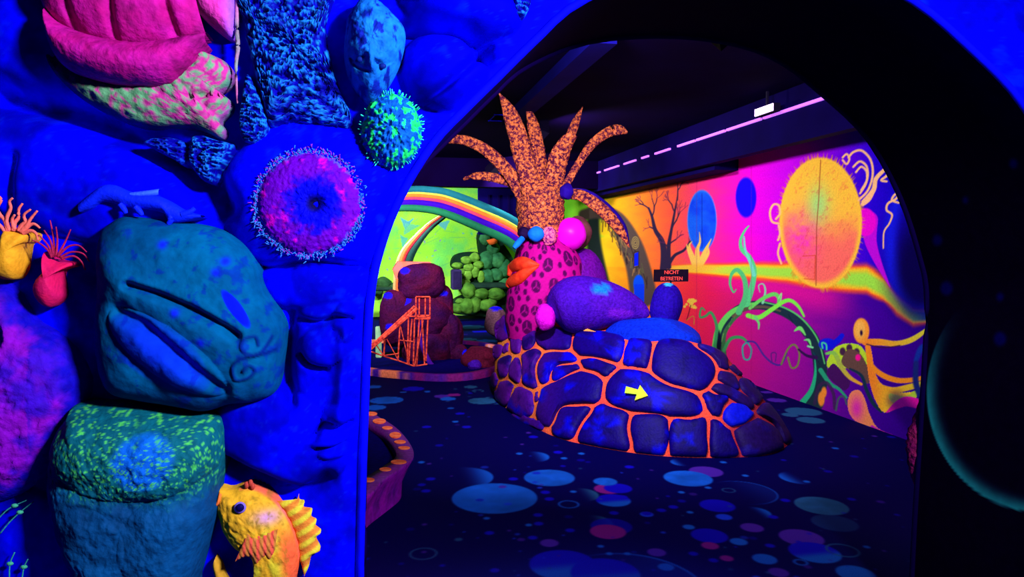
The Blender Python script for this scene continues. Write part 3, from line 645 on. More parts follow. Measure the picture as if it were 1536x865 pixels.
# pink lips on a mossy stone
st_o = [(54, -60), (58, 20), (62, 75), (78, 108), (110, 140), (150, 166), (190, 183), (225, 190), (265, 190), (300, 195), (333, 208), (339, 195), (331, 183), (347, 166), (346, 149), (327, 143), (347, 126), (349, 106), (336, 90), (318, 87), (292, 100), (300, 60), (296, 0), (280, -60), (160, -80)]
lips = thing('lips_sculpture', 'huge pink lips on a pink and green speckled stone at the top of the wall', 'sculpture', base_of(st_o))
def mossc(px, py, T):
    n = fbm(px * 1.3 + py * .4, py, 6, 51, 4); c = mixc(rgb(190, 45, 150), rgb(95, 165, 120), sst(.44, .56, n + .16 * (1 - sst(100, 330, px)) - .03))
    return mixc(c, rgb(60, 90, 150), sst(.93, 1, T) * .5)
relief('stone', st_o, YF - .01, .075, mrock, lips, mossc, lambda px, py, T: -.045 * (1 - sst(0, 60, (py - 50 - np.sin(np.clip((px - 60) / 245, 0, 1) * math.pi) * 40))) * (px < 300) * (1 - sst(.9, 1, T)) + (fbm(px, py, 8, 52, 3) - .5) * .018 * (1 - sst(.9, 1, T)) + groove(px, py, [(290, 150), (320, 145), (345, 143)], 4, .02) + groove(px, py, [(283, 172), (305, 160), (318, 178), (330, 186)], 2.5, .008), (5, 2.2), 40, 160)
def lipc(px, py, T): return mixc(rgb(165, 8, 110), rgb(200, 22, 175), fbm(px, py, 16, 53)) * (1 - .25 * sst(.6, .75, fbm(px, py, 40, 57)))[:, None]
strip('upper_lip', [(50, -60), (110, -70), (180, -72), (240, -66), (284, -40)], [(60, 10), (88, 38), (140, 58), (200, 67), (250, 62), (306, 49)], YF - .075, .075, mrock, lips, lipc,
      lambda px, py, T: sum(groove(px, py, p_, 7, .02) for p_ in ([(110, -40), (105, 0), (112, 36)], [(170, -40), (172, 0), (172, 52)], [(245, -40), (250, 0), (262, 48)])) + (fbm(px, py, 5, 54) - .5) * .006, 80, 26, .06)
strip('lower_lip', [(62, 4), (86, 30), (140, 51), (200, 60), (250, 55), (308, 45)], [(68, 36), (86, 92), (138, 116), (200, 126), (258, 119), (306, 60)], YF - .075, .085, mrock, lips, lipc, lambda px, py, T: (fbm(px, py, 5, 55) - .5) * .006, 90, 30, .06, .5)
pet = relief('petal_sculpture', [(284, -40), (292, 8), (312, 32), (345, 56), (352, 40), (354, 0), (352, -50)], YF - .03, .05, mrock, None, lambda px, py, T: mixc(rgb(240, 60, 200), rgb(150, 90, 255), sst(330, 352, px)))
tag(pet, 'pink and lilac petal shaped stone beside the big lips', 'sculpture')
edge_c = rgb(95, 165, 140)
e = tube('painted_cord', [onY(356, -30, YF - .05), onY(355, 40, YF - .05), onY(357, 70, YF - .05), onY(354, 100, YF - .05), onY(356, 155, YF - .05)], [.004, .005, .005, .004, .002], mrock, None, 8, cols=lambda V: mixc(edge_c, rgb(220, 80, 180), fbm(V[:, 2] * 100, V[:, 0] * 100, 4, 3)))
tag(e, 'thin pale green and pink drip line right of the big lips', 'relief')

# coral crusts: wrinkled blue relief
def crust(name, outline, Y, h, label, amp, seed, segs=150, rings=70, cyan=(20, 130, 230)):
    def wr(px, py):
        a = fbm(px * .55 + py * .45, py * 1.5 - px * .3, 8, seed, 3); return 1 - np.abs(a - .5) * 5.0
    def hf(px, py, T): return np.clip(wr(px, py), -.6, 1) * amp * (1 - sst(.92, 1, T) * .7)
    def cf(px, py, T):
        k = sst(.5, .95, wr(px, py)) * sst(.25, .55, fbm(px, py, 45, seed + 2) + .12)
        return mixc(rgb(0, 0, 150), rgb(*cyan), k)
    o = relief(name, outline, Y, h, mrock, None, cf, hf, (6, 2), rings, segs, .06, ragged=.04)
    return tag(o, label, 'relief')
crust('coral_crust', [(358, -40), (365, 40), (378, 95), (392, 150), (405, 190), (440, 186), (480, 190), (515, 192), (530, 180), (512, 140), (498, 90), (490, 40), (496, -40)], YF - .005, .06, 'large rough blue coral crust between the lips and the blue mask', .016, 61)
crust('coral_crust', [(372, 112), (366, 140), (360, 185), (366, 213), (388, 215), (404, 196), (398, 165), (384, 130)], YF - .005, .06, 'narrow cyan coral tuft hanging below the large coral crust', .012, 67, 90, 40)
crust('coral_crust', [(290, 206), (284, 236), (296, 262), (318, 276), (330, 258), (345, 240), (352, 218), (325, 210), (305, 203)], YF - .005, .055, 'small shaggy cyan coral tuft under the speckled stone', .012, 71, 90, 40)
crust('coral_crust', [(216, 214), (235, 226), (262, 240), (280, 250), (286, 226), (276, 212), (245, 206)], YF - .005, .045, 'dark blue coral crust left of the shaggy cyan tuft', .01, 73, 70, 30, (10, 70, 200))
crust('coral_crust', [(764, -30), (766, 10), (772, 28), (782, 30), (792, 18), (797, -5), (795, -30)], YF - .005, .05, 'blue coral drip hanging at the top beside the arch rim', .01, 75, 70, 30)

# blue mask
mk = thing('mask', 'cracked blue stone mask with small eyes above the green coral ball', 'mask', base_of([(520, 20), (555, 150)]))
mo = [(523, 18), (545, -8), (568, -2), (592, 20), (609, 45), (603, 85), (590, 112), (574, 136), (556, 151), (538, 136), (521, 110), (515, 75), (518, 40)]
def mh(px, py, T):
    return bump(px, py, 540, 88, 13, 9, .014) + bump(px, py, 573, 98, 12, 7, .012) + groove(px, py, [(526, 92), (535, 98), (548, 94)], 2, .012) + groove(px, py, [(562, 103), (573, 106), (583, 100)], 2, .012) + groove(px, py, [(528, 98), (538, 108), (553, 115)], 2.2, .010) + np.exp(-((px - 556 - (py - 90) * .1) / 6) ** 2) * sst(75, 95, py) * (1 - sst(112, 120, py)) * .018 + (fbm(px, py, 9, 81, 4) - .5) * .014
mf = relief('mask_face', mo, YF - .03, .12, mrock, mk, lambda px, py, T: mixc(mixc(rgb(6, 80, 200), rgb(24, 140, 235), fbm(px, py, 18, 82)), rgb(4, 10, 140), sst(.56, .66, fbm(px * 1.3, py * .7, 12, 83, 5)) * .8), mh, (2.6, 2.2), 44, 130, .08)
for x, y, r_ in ((540, 89, 4), (574, 99, 4.5)):
    blob('eye', onY(x, y, YF - .135), (.009, .006, .007), mfine, mf, lambda V: np.tile(rgb(4, 30, 120), (len(V), 1)), nu=12, nv=8, amp=0)

# spiky green and blue coral ball
cb = thing('coral_ball', 'round cyan and green speckled coral ball beside the arch', 'coral', base_of([(540, 195), (587, 252)]))
cbo = [(587 + 46 * math.cos(a) * (1 + .03 * math.sin(5 * a)), 195 + 57 * math.sin(a)) for a in np.linspace(0, 6.283, 18, endpoint=False)]
def cbc(px, py, T):
    n = fbm(px, py, 6, 91, 4); k = sst(.5, .58, n + .12 * sst(.5, 1, T) - .06)
    return mixc(mixc(rgb(4, 50, 190), rgb(6, 120, 205), fbm(px, py, 9, 92)), rgb(26, 225, 110), k)
relief('ball', cbo, YF - .02, .085, mrock, cb, cbc, lambda px, py, T: (fbm(px, py, 4, 93, 3) - .4) * .022, (2, 2), 44, 140, .08, ragged=.05)
Vs, Fl, Cs = [], [], []
for k in range(120):
    a = rng.uniform(0, 6.283); r_ = rng.uniform(.9, 1.04); p0 = onY(587 + 44 * r_ * math.cos(a), 195 + 55 * r_ * math.sin(a), YF - .02 - rng.uniform(0, .03))
    d = np.array([math.cos(a) * .009, -rng.uniform(.003, .012), -math.sin(a) * .009]); Vt, Ft = tube_vf(np.array([p0, p0 + d]), [.0022, .001], 4); n0 = sum(len(x) for x in Vs)
    Vs.append(Vt); Fl += [[i + n0 for i in f] for f in Ft]
sv = np.vstack(Vs); o = mobj('spikes', sv, Fl, mrock, cb, np.tile(rgb(40, 220, 190), (len(sv), 1))); o['kind'] = 'stuff'

# purple sea urchin disc
ur = thing('sea_urchin', 'fuzzy purple sea urchin disc with a dark centre on the blue bulge', 'sea urchin', base_of([(465, 390)]))
uo = [(463 + 78 * math.cos(a), 305 + 76 * math.sin(a)) for a in np.linspace(0, 6.283, 16, endpoint=False)]
def urc(px, py, T):
    r = np.hypot(px - 472, py - 306) / 78; n = fbm(px, py, 10, 95, 4) - .5; k = sst(.36, .66, r + n * .45); c = mixc(rgb(0, 0, 225), rgb(92, 0, 190), k)
    c = mixc(c, rgb(190, 0, 200), sst(.60, .76, fbm(px, py, 12, 96, 5)) * k); c = mixc(c, rgb(4, 2, 60), 1 - sst(.04, .24, r)); return mixc(c, rgb(70, 110, 255), sst(.93, 1.0, T + n * .2) * .7)
relief('disc', uo, YF - .055, .035, mrock, ur, urc, lambda px, py, T: (fbm(px, py, 4, 97, 3) - .5) * .007 - .02 * np.exp(-((px - 475) ** 2 + (py - 306) ** 2) / 140), (4, 2), 60, 180, .06, ragged=.05)
Vs, Fl, Cs = [], [], []
for k in range(900):
    a = rng.uniform(0, 6.283); r_ = rng.gauss(.99, .045); x, y = 463 + 80 * r_ * math.cos(a), 305 + 78 * r_ * math.sin(a); s = rng.uniform(.004, .009)
    p0 = onY(x, y, YF - .06); b = rng.uniform(0, 6.283); d = np.array([math.cos(b) * s, -s * .8, math.sin(b) * s]); Vt, Ft = tube_vf(np.array([p0, p0 + d]), [.0018, .0010], 4); n0 = sum(len(q) for q in Vs)
    Vs.append(Vt); Fl += [[i + n0 for i in f] for f in Ft]; low = math.sin(a) > -.2
    Cs.append(np.tile(rgb(50, 130, 245) if rng.random() < (.75 if low else .5) else rgb(150, 50, 215), (len(Vt), 1)))
o = mobj('fringe', np.vstack(Vs), Fl, mrock, ur, np.vstack(Cs)); o['kind'] = 'stuff'

# blue salamander
sal = thing('salamander', 'light blue salamander relief crawling over the grooved teal boulder', 'animal', base_of([(200, 330)]))
SB = rgb(6, 34, 255)
strip('body', [(116, 306), (135, 290), (152, 278), (170, 277), (195, 287), (225, 290), (250, 300), (275, 315), (300, 322)], [(118, 318), (135, 312), (150, 303), (168, 304), (190, 311), (222, 314), (245, 320), (258, 334), (302, 326)], YF - .075, .02, mfine, sal, SB, None, 60, 14, .06)
strip('back_fin', [(190, 289), (215, 286), (238, 283)], [(190, 296), (215, 296), (237, 292)], YF - .08, .012, mfine, sal, rgb(50, 100, 255), None, 20, 8, .04)
for pts in ([(180, 306), (186, 314), (189, 320)], [(203, 310), (210, 318), (213, 323)], [(255, 322), (256, 330), (252, 336)], [(272, 322), (284, 318), (292, 312)]):
    tube('leg', [onY(x, y, YF - .085) for x, y in pts], [.008, .007, .005], mfine, sal, 8, cols=lambda V: np.tile(SB, (len(V), 1)))

# sea anemones
def anemone(name, label, outline, cc, Y, tent, tc, tw):
    t = thing(name, label, 'sea anemone', base_of(outline)); relief('stalk', outline, Y, .05, mfine, t, cc, None, (2.2, 2), 26, 80, .08)
    for pts in tent:
        zj = rng.uniform(0, .02); tube('tentacle', [onY(x, y, Y - .02 - zj * k / len(pts)) for k, (x, y) in enumerate(pts)], np.linspace(tw, tw * .45, len(pts)), mfine, t, 7, 5, cols=lambda V: tc(V))
    return t
anemone('sea_anemone', 'yellow tube anemone with wavy coral pink tentacles at the left edge', [(3, 350), (8, 342), (24, 346), (40, 350), (38, 362), (31, 366), (30, 385), (28, 405), (20, 418), (8, 420), (-6, 415), (-10, 390), (-4, 365)],
        lambda px, py, T: mixc(rgb(250, 195, 45), rgb(225, 150, 30), fbm(px, py, 10, 101)), YF - .06,
        [[(12, 348), (8, 332), (0, 322), (-4, 312), (2, 300), (-2, 294)], [(14, 346), (10, 328), (16, 312), (14, 302), (19, 297)], [(20, 346), (22, 334), (28, 326), (28, 314), (34, 305)], [(28, 346), (32, 338), (38, 332), (36, 322), (46, 314)], [(30, 347), (40, 338), (46, 328), (56, 316)], [(32, 349), (44, 338), (52, 336), (60, 342)], [(34, 350), (46, 346), (54, 350), (57, 360)], [(8, 348), (0, 338), (-8, 330)], [(22, 344), (18, 330), (22, 322)]],
        lambda V: mixc(rgb(240, 110, 90), rgb(250, 120, 120), fbm(V[:, 0] * 60, V[:, 2] * 60, 2, 3)), .0052)
anemone('sea_anemone', 'crimson vase shaped anemone with thin dark red tentacles', [(65, 377), (70, 384), (84, 391), (106, 394), (103, 400), (88, 405), (84, 415), (87, 430), (88, 447), (76, 460), (66, 461), (54, 452), (48, 437), (53, 420), (66, 405), (66, 390)],
        lambda px, py, T: mixc(rgb(235, 25, 90), rgb(200, 20, 110), sst(380, 400, py) * 0 + fbm(px, py, 12, 103)), YF - .06,
        [[(78, 386), (72, 375), (60, 365), (48, 360)], [(78, 385), (72, 368), (58, 352)], [(80, 385), (76, 362), (66, 345)], [(82, 384), (80, 355), (75, 330)], [(84, 384), (86, 360), (84, 340)], [(86, 384), (98, 362), (106, 344)], [(86, 385), (102, 370), (118, 368), (130, 378)], [(90, 386), (106, 378), (124, 380), (134, 392)], [(92, 388), (110, 384), (122, 392), (128, 405)]],
        lambda V: mixc(rgb(150, 25, 75), rgb(190, 40, 90), fbm(V[:, 0] * 60, V[:, 2] * 60, 2, 5)), .003)

# grooved teal boulder
b1 = thing('grooved_boulder', 'big teal boulder with two diagonal grooves and a curled ornament', 'boulder', base_of([(280, 618)]))
b1o = [(149, 352), (165, 332), (190, 322), (240, 328), (290, 334), (330, 345), (362, 364), (384, 395), (396, 428), (416, 462), (427, 492), (424, 540), (414, 588), (385, 604), (345, 608), (305, 619), (255, 610), (200, 602), (165, 592), (148, 560), (143, 500), (146, 420)]
def b1h(px, py, T):
    h = groove(px, py, [(215, 424), (262, 440), (310, 462), (345, 482), (366, 497)], 5.5, .032) + groove(px, py, [(200, 462), (240, 482), (285, 520), (320, 552), (345, 574)], 10, .028)
    h = h + bump(px, py, 268, 520, 100, 34, .03, .62) + np.exp(-((px - 290 - (py - 475) * 1.6) / 40) ** 2) * .012
    for pts in ([(413, 500), (400, 520), (385, 522), (374, 512), (378, 500), (392, 498), (396, 510)], [(416, 520), (395, 524), (375, 526), (362, 540), (366, 558), (382, 556), (392, 546), (384, 538), (376, 546)]):
        h = h + groove(px, py, pts, 2.2, -.007)
    return h + (fbm(px, py, 40, 111, 3) - .5) * .018 + (fbm(px, py, 6, 112, 3) - .5) * .0015
def b1c(px, py, T):
    c = mixc(rgb(0, 60, 118), rgb(0, 104, 160), fbm(px, py, 60, 113, 4)); c = mixc(c, rgb(3, 40, 110), sst(545, 610, py) * .5 + sst(200, 150, px) * 0)
    c = mixc(c, rgb(6, 40, 230), np.clip(bump(px, py, 258, 520, 85, 42, 1, .62), 0, 1) * .85); c = mixc(c, rgb(5, 20, 240), np.clip(1.6 * bump(px, py, 365, 458, 34, 9, 1, .95), 0, 1))
    for x, y in ((337, 407), (348, 391), (282, 463), (318, 505), (260, 367)): c = mixc(c, rgb(10, 30, 235), np.exp(-((px - x) ** 2 + (py - y) ** 2) / 40))
    c = mixc(c, rgb(4, 20, 170), sst(.60, .72, fbm(px, py, 14, 114, 5)) * .45)
    for pts in ([(413, 500), (400, 520), (385, 522), (374, 512), (378, 500), (392, 498), (396, 510)], [(416, 520), (395, 524), (375, 526), (362, 540), (366, 558), (382, 556), (392, 546), (384, 538), (376, 546)]):
        c = mixc(c, rgb(2, 20, 110), -groove(px, py, pts, 2.2, 1.0) * .8)
    return c
relief('boulder', b1o, YF - .0, .17, vmat('smooth_rock_paint', .8, .05, 70, .2, .22), b1, b1c, b1h, (4.5, 2.4), 120, 280, .1)

# green-topped boulder
b2o = [(104, 620), (112, 606), (150, 606), (200, 608), (260, 616), (318, 624), (334, 640), (336, 680), (330, 725), (326, 770), (312, 815), (296, 870), (280, 910), (130, 910), (108, 850), (90, 800), (74, 740), (74, 690), (86, 645)]
b2 = thing('green_topped_boulder', 'dark teal boulder with a speckled green top at the bottom of the wall', 'boulder', base_of([(200, 900)]))
def b2c(px, py, T):
    tp = 1 - sst(695, 735, py - 22 * np.sin((px - 100) / 75) * .6 + (fbm(px, py, 20, 121) - .5) * 24)
    c = mixc(rgb(2, 52, 104), rgb(5, 92, 165), fbm(px, py, 70, 122, 4)); c = mixc(c, rgb(5, 96, 118), tp); c = mixc(c, rgb(6, 100, 225), np.clip(1.5 * bump(px, py, 238, 672, 46, 40, 1, -.3), 0, 1))
    return mixc(c, rgb(80, 215, 95), sst(.60, .68, fbm(px, py, 3.2, 123, 3)) * (tp * .9) * sst(.35, .6, fbm(px, py, 40, 124) + .1))
def b2h(px, py, T): return bump(px, py, 215, 650, 135, 80, .03) + groove(px, py, [(90, 712), (150, 706), (215, 728), (265, 740), (325, 705)], 14, .012) + bump(px, py, 150, 800, 60, 60, .009) + bump(px, py, 255, 800, 55, 70, .009) + (fbm(px, py, 24, 125, 4) - .5) * .02 + (fbm(px, py, 5, 126, 3) - .5) * .007 * (py < 730)
relief('boulder', b2o, YF - .0, .17, mrock, b2, b2c, b2h, (4.5, 2.4), 110, 260, .1)

# purple boulder with a dark hole
b3o = [(-60, 420), (0, 416), (30, 440), (58, 478), (92, 502), (118, 532), (130, 570), (122, 612), (104, 650), (84, 690), (50, 728), (10, 752), (-60, 760), (-120, 700), (-130, 560), (-110, 460)]
b3 = thing('purple_boulder', 'rough purple boulder with a dark round hole at the left edge', 'boulder', base_of([(0, 750)]))
relief('boulder', b3o, YF - .0, .12, mrock, b3, lambda px, py, T: mixc(mixc(rgb(60, 10, 205), rgb(135, 10, 205), sst(.35, .6, fbm(px, py, 50, 131, 4) + .12 * (px < 60))), rgb(14, 4, 190), sst(.72, .95, T + (fbm(px, py, 12, 132) - .5) * .3)),
       lambda px, py, T: -.09 * np.exp(-(((px - 2) / 17) ** 2 + ((py - 503) / 19) ** 2) ** 2) + (fbm(px, py, 14, 133, 4) - .5) * .016 + (fbm(px, py, 4, 134, 2) - .5) * .006, (3.2, 2.2), 60, 170, .1, center=(-5, 590))

# golden fish
fi = thing('fish', 'golden yellow fish with a coral pink fin at the bottom of the wall', 'fish', base_of([(390, 865)]))
fo = [(322, 754), (326, 735), (345, 737), (368, 731), (392, 738), (412, 752), (430, 775), (443, 805), (449, 835), (444, 870), (436, 905), (384, 905), (381, 870), (376, 840), (350, 824), (334, 802), (326, 778), (322, 762)]
def fic(px, py, T):
    c = mixc(rgb(235, 180, 40), rgb(215, 205, 50), sst(.4, .6, fbm(px, py, 16, 141)) * sst(765, 800, py)); c = mixc(c, rgb(255, 105, 60), sst(-14, 8, (px - 424) - (840 - py) * -.0 - (py - 800) * .12 + 0) * sst(770, 820, py) + sst(.9, 1, T) * sst(330, 345, px) * sst(745, 735, py) * 0)
    c = mixc(c, rgb(255, 110, 80), sst(.93, .99, T) * (px > 330) * (py < 840) * (px > 360)); c = mixc(c, rgb(205, 150, 235), np.exp(-(((px - 403) / 20) ** 2 + ((py - 770) / 10) ** 2)) * .85)
    return mixc(c, rgb(150, 120, 30), sst(.6, .7, fbm(px, py, 5, 142, 3)) * .5)
relief('body', fo, YF - .03, .06, mfine, fi, fic, lambda px, py, T: (fbm(px, py, 6, 143, 3) - .5) * .009, (2.2, 2), 44, 130, .06, center=(388, 800))
def finc(px, py, T): return mixc(rgb(225, 215, 60), rgb(230, 120, 50), sst(.55, .75, np.abs(np.sin((py - 720) * .16 + (px - 420) * .10))) * .8)
strip('dorsal_fin', [(412, 752), (424, 764), (436, 785), (445, 810), (449, 838), (456, 862)], [(446, 748), (447, 757), (455, 758), (454, 765), (467, 767), (466, 778), (474, 783), (472, 791), (481, 799), (473, 808), (480, 826), (468, 832), (463, 850), (456, 866)], YF - .035, .012, mfine, fi, finc, lambda px, py, T: .002 * np.sin((py - 720) * .33 + (px - 420) * .2), 80, 14, .04)
strip('pectoral_fin', [(372, 798), (385, 802), (400, 799), (416, 796)], [(352, 843), (366, 836), (378, 838), (384, 846), (396, 836), (404, 840), (412, 826)], YF - .085, .012, mfine, fi, lambda px, py, T: mixc(rgb(245, 95, 75), rgb(205, 130, 60), sst(.5, .8, np.abs(np.sin(px * .3)))), lambda px, py, T: .0018 * np.sin(px * .8 - py * .4), 60, 14, .02)
strip('tail', [(322, 838), (330, 850), (336, 866), (345, 880)], [(318, 850), (322, 868), (326, 880), (335, 895)], YF - .03, .015, mfine, fi, rgb(210, 160, 45), None, 24, 8, .03)
er = blob('eye_ring', onY(360, 761, YF - .084), (.0145, .008, .0145), mfine, fi, lambda V: np.tile(rgb(130, 110, 235), (len(V), 1)), amp=0, nu=20, nv=12)
blob('pupil', onY(360, 761, YF - .091), (.010, .006, .010), mfine, er, lambda V: np.tile(rgb(8, 4, 90), (len(V), 1)), amp=0, nu=16, nv=10)
for x, y in ((370, 727), (376, 724), (379, 729)): blob('crest', onY(x, y, YF - .05), (.006, .006, .009), mfine, fi, lambda V: np.tile(rgb(190, 70, 60), (len(V), 1)), nu=10, nv=8)
strip('mouth', [(320, 756), (324, 750), (328, 738)], [(323, 762), (331, 754), (334, 742)], YF - .05, .016, mfine, fi, rgb(255, 130, 60), None, 20, 8, .03)

# beaded cyan strings in the lower left corner
for k, (lab, pts) in enumerate([('upper beaded cyan string below the purple boulder', [(-5, 780), (10, 765), (22, 758), (40, 750)]), ('lower beaded cyan string below the purple boulder', [(0, 800), (14, 783), (30, 768), (50, 752)]), ('left upright cyan string in the bottom left corner', [(14, 868), (15, 845), (22, 828)]), ('right upright cyan string in the bottom left corner', [(33, 868), (36, 850), (42, 838)])]):
    t = thing('bead_string', lab, 'string', base_of(pts)); tube('cord', [onY(x, y, YF - .06) for x, y in pts], .0016, mfine, t, 6, 5, cols=lambda V: np.tile(rgb(50, 160, 160), (len(V), 1)))
    q = pts[len(pts) // 2]; blob('bead', onY(q[0], q[1], YF - .06), (.008, .004, .005), mfine, t, lambda V: np.tile(rgb(70, 190, 150), (len(V), 1)), nu=10, nv=8)

# ================================================================== THE STONE ISLAND
FOOT = np.array([(1.27, 7.4), (1.31, 6.6), (1.47, 5.75), (1.78, 5.3), (2.17, 5.0), (2.66, 4.87), (3.05, 4.92), (3.42, 5.3), (3.52, 5.9), (3.42, 6.8), (3.0, 7.7), (2.3, 8.1), (1.6, 7.95)])
RIM = np.array([(1.36, 7.42, .86), (1.52, 6.95, .82), (1.80, 6.5, .80), (2.02, 5.95, .80), (2.32, 5.55, .79), (2.66, 5.45, .79), (2.92, 5.5, .68), (3.12, 5.62, .48), (3.20, 6.0, .5), (3.05, 6.8, .7), (2.8, 7.5, .8), (2.3, 7.8, .85), (1.65, 7.75, .86)])
isl = thing('stone_island', 'round island of dark blue stones with glowing orange joints', 'island', (2.4, 6.4, 0))
Fc = resample(cat(FOOT, 12, True), 120, True); Rc = cat(RIM, 12, True); idx = np.linspace(0, len(Rc), 120, endpoint=False).astype(int)
Fc = cat(FOOT, 12, True)[np.linspace(0, len(FOOT) * 12, 120, endpoint=False).astype(int)]; Rc = Rc[idx]
rows = []
for t in np.linspace(0, 1, 16):
    b = math.sin(t * math.pi) * .05                                # slight belly of the dry wall
    xy = Fc * (1 - t) + Rc[:, :2] * t; out = Fc - np.array([2.4, 6.4]); out /= np.linalg.norm(out, axis=1)[:, None]
    rows.append(np.column_stack([xy + out * b, Rc[:, 2] * t]))
cen = Rc.mean(0)
for t in (.85, .6, .3, .05): rows.append(np.column_stack([cen[:2] + (Rc[:, :2] - cen[:2]) * t, Rc[:, 2] * t + (1 - t) * .86 + 0 * t]))
IV = np.vstack(rows); IF = gridfaces(len(rows), 120, True)
px, py = proj(IV)
ic = mixc(rgb(255, 150, 60), rgb(255, 85, 62), sst(740, 880, px)); ic = mixc(ic, rgb(235, 60, 70), sst(.5, .7, fbm(px, py, 9, 151)) * .6); ic = mixc(ic, rgb(150, 30, 60), sst(1070, 1110, px) * .8)
mj = vmat('orange_mortar', .9, .05, 120, .8, .35)
mobj('mortar_core', IV, IF, mj, isl, ic, label='glowing orange mortar body')
bvh = BVHTree.FromPolygons([Vector(p_) for p_ in IV], [list(map(int, f)) for f in IF])
def hit(x, y):
    r = ray(x, y); r = r / np.linalg.norm(r); h = bvh.ray_cast(Vector(CAM), Vector(r), 30)
    return (np.array(h[0]), np.array(h[1])) if h[0] is not None else None
STONES = [
 [(743.5, 485), (757, 478), (770, 483), (768, 503), (753, 511), (745, 509)], [(770, 489), (790, 488), (785, 499), (781, 524), (770, 529), (767, 514)], [(788, 494), (805, 494), (803, 516), (795, 524), (784, 526)],
 [(808, 497), (853, 502), (858, 510), (855, 524), (838, 525), (807, 519)], [(865, 506), (930, 510), (937, 518), (934, 537), (924, 540), (880, 533), (861, 526)], [(942, 518), (977, 519), (978, 524), (972, 547), (959, 546), (938, 543)],
 [(985, 519), (1033, 521), (1062, 533), (1076, 553), (1070, 571), (1058, 578), (1017, 577), (1000, 571), (978, 551)], [(742, 518), (753, 517), (755, 524), (747, 538), (741, 536)], [(764, 513), (758, 530), (754, 528), (757, 518)],
 [(749, 539), (761, 533), (768, 534), (761, 563), (753, 566), (748, 553)], [(770, 541), (780, 541), (783, 563), (775, 570), (764, 563)], [(792, 525), (813, 524), (817, 528), (805, 541), (802, 553), (804, 574), (797, 581), (787, 578), (785, 545)],
 [(813, 537), (826, 529), (847, 529), (869, 537), (871, 543), (838, 546), (826, 557), (821, 573), (809, 571), (806, 553)], [(834, 551), (871, 548), (867, 553), (847, 564), (830, 574), (828, 566)], [(880, 539), (897, 539), (920, 551), (909, 557), (877, 550)],
 [(816, 588), (845, 568), (872, 558), (902, 563), (905, 568), (898, 600), (878, 604), (860, 606), (843, 605), (833, 617), (828, 642), (808, 638), (806, 609)],
 [(931, 556), (962, 558), (981, 570), (1004, 582), (1029, 587), (1046, 599), (1056, 613), (1053, 623), (1033, 627), (1000, 621), (954, 617), (907, 604), (909, 580), (922, 562)],
 [(841, 613), (853, 610), (872, 613), (886, 608), (892, 609), (874, 627), (863, 646), (853, 652), (837, 648), (835, 640)], [(903, 611), (944, 617), (940, 632), (942, 656), (950, 672), (920, 670), (875, 662), (871, 648), (883, 629)],
 [(953, 623), (976, 621), (1000, 626), (1001, 672), (960, 674), (948, 657), (945, 638)], [(1007, 627), (1033, 632), (1056, 630), (1060, 660), (1060, 683), (1008, 679)], [(1067, 635), (1079, 637), (1096, 653), (1104, 670), (1108, 683), (1067, 684)],
 [(1060, 594), (1096, 595), (1084, 608), (1081, 627), (1073, 613)], [(1127, 622), (1120, 634), (1105, 639), (1090, 634), (1083, 622), (1090, 610), (1105, 605), (1120, 610)], [(1068, 580), (1076, 574), (1110, 590), (1131, 605), (1132, 616), (1115, 611), (1095, 597), (1075, 591)],
 [(1079, 557), (1100, 563), (1109, 582), (1107, 587), (1078, 570)], [(1107, 566), (1121, 570), (1134, 584), (1140, 601), (1135, 611), (1125, 597), (1111, 584)], [(1101, 646), (1129, 631), (1160, 639), (1171, 655), (1173, 674), (1140, 684), (1116, 683), (1104, 661)],
 [(1141, 602), (1158, 620), (1176, 645), (1181, 668), (1176, 668), (1164, 640), (1140, 618)], [(749, 578), (759, 570), (768, 576), (766, 592), (761, 610), (752, 602)], [(775, 585), (787, 582), (797, 588), (800, 602), (798, 622), (783, 627), (763, 613), (766, 600)],
 [(803, 595), (809, 597), (804, 604)], [(737, 568), (743, 556), (746, 575), (741, 582)], [(763, 618), (799, 628), (822, 643), (800, 640), (782, 634)], [(738, 540), (745, 543), (743, 553), (737, 560)], [(1042, 519), (1062, 525), (1084, 543), (1100, 558), (1082, 552), (1066, 533)], [(1090, 548), (1100, 552), (1116, 564), (1104, 561)]]
mst = vmat('blue_island_stone', .55, .25, 60, .35, .3)
stone_tops = {}
def densify(po): return resample(cat(po, 8, True), 48, True)
SP = [densify(po) for po in STONES]
for it in range(16):                                            # let every stone swell until only a narrow joint is left
    for i in range(len(SP)):
        P = SP[i]; T_ = np.roll(P, -1, 0) - np.roll(P, 1, 0); nn = np.column_stack([T_[:, 1], -T_[:, 0]]); nn /= np.linalg.norm(nn, axis=1)[:, None] + 1e-9
        if ((P + nn - P.mean(0)) ** 2).sum() < ((P - P.mean(0)) ** 2).sum(): nn = -nn
        Q = P + nn * .6; oth = np.vstack([SP[j] for j in range(len(SP)) if j != i])
        dmin = np.sqrt(((Q[:, None] - oth[None]) ** 2).sum(-1)).min(1); okk = (dmin > 5.0) & np.array([hit(*q) is not None for q in Q])
        P = np.where(okk[:, None], Q, P); SP[i] = resample(.25 * np.roll(P, 1, 0) + .5 * P + .25 * np.roll(P, -1, 0) + (P - (.25 * np.roll(P, 1, 0) + .5 * P + .25 * np.roll(P, -1, 0))) * .6, 48, True)
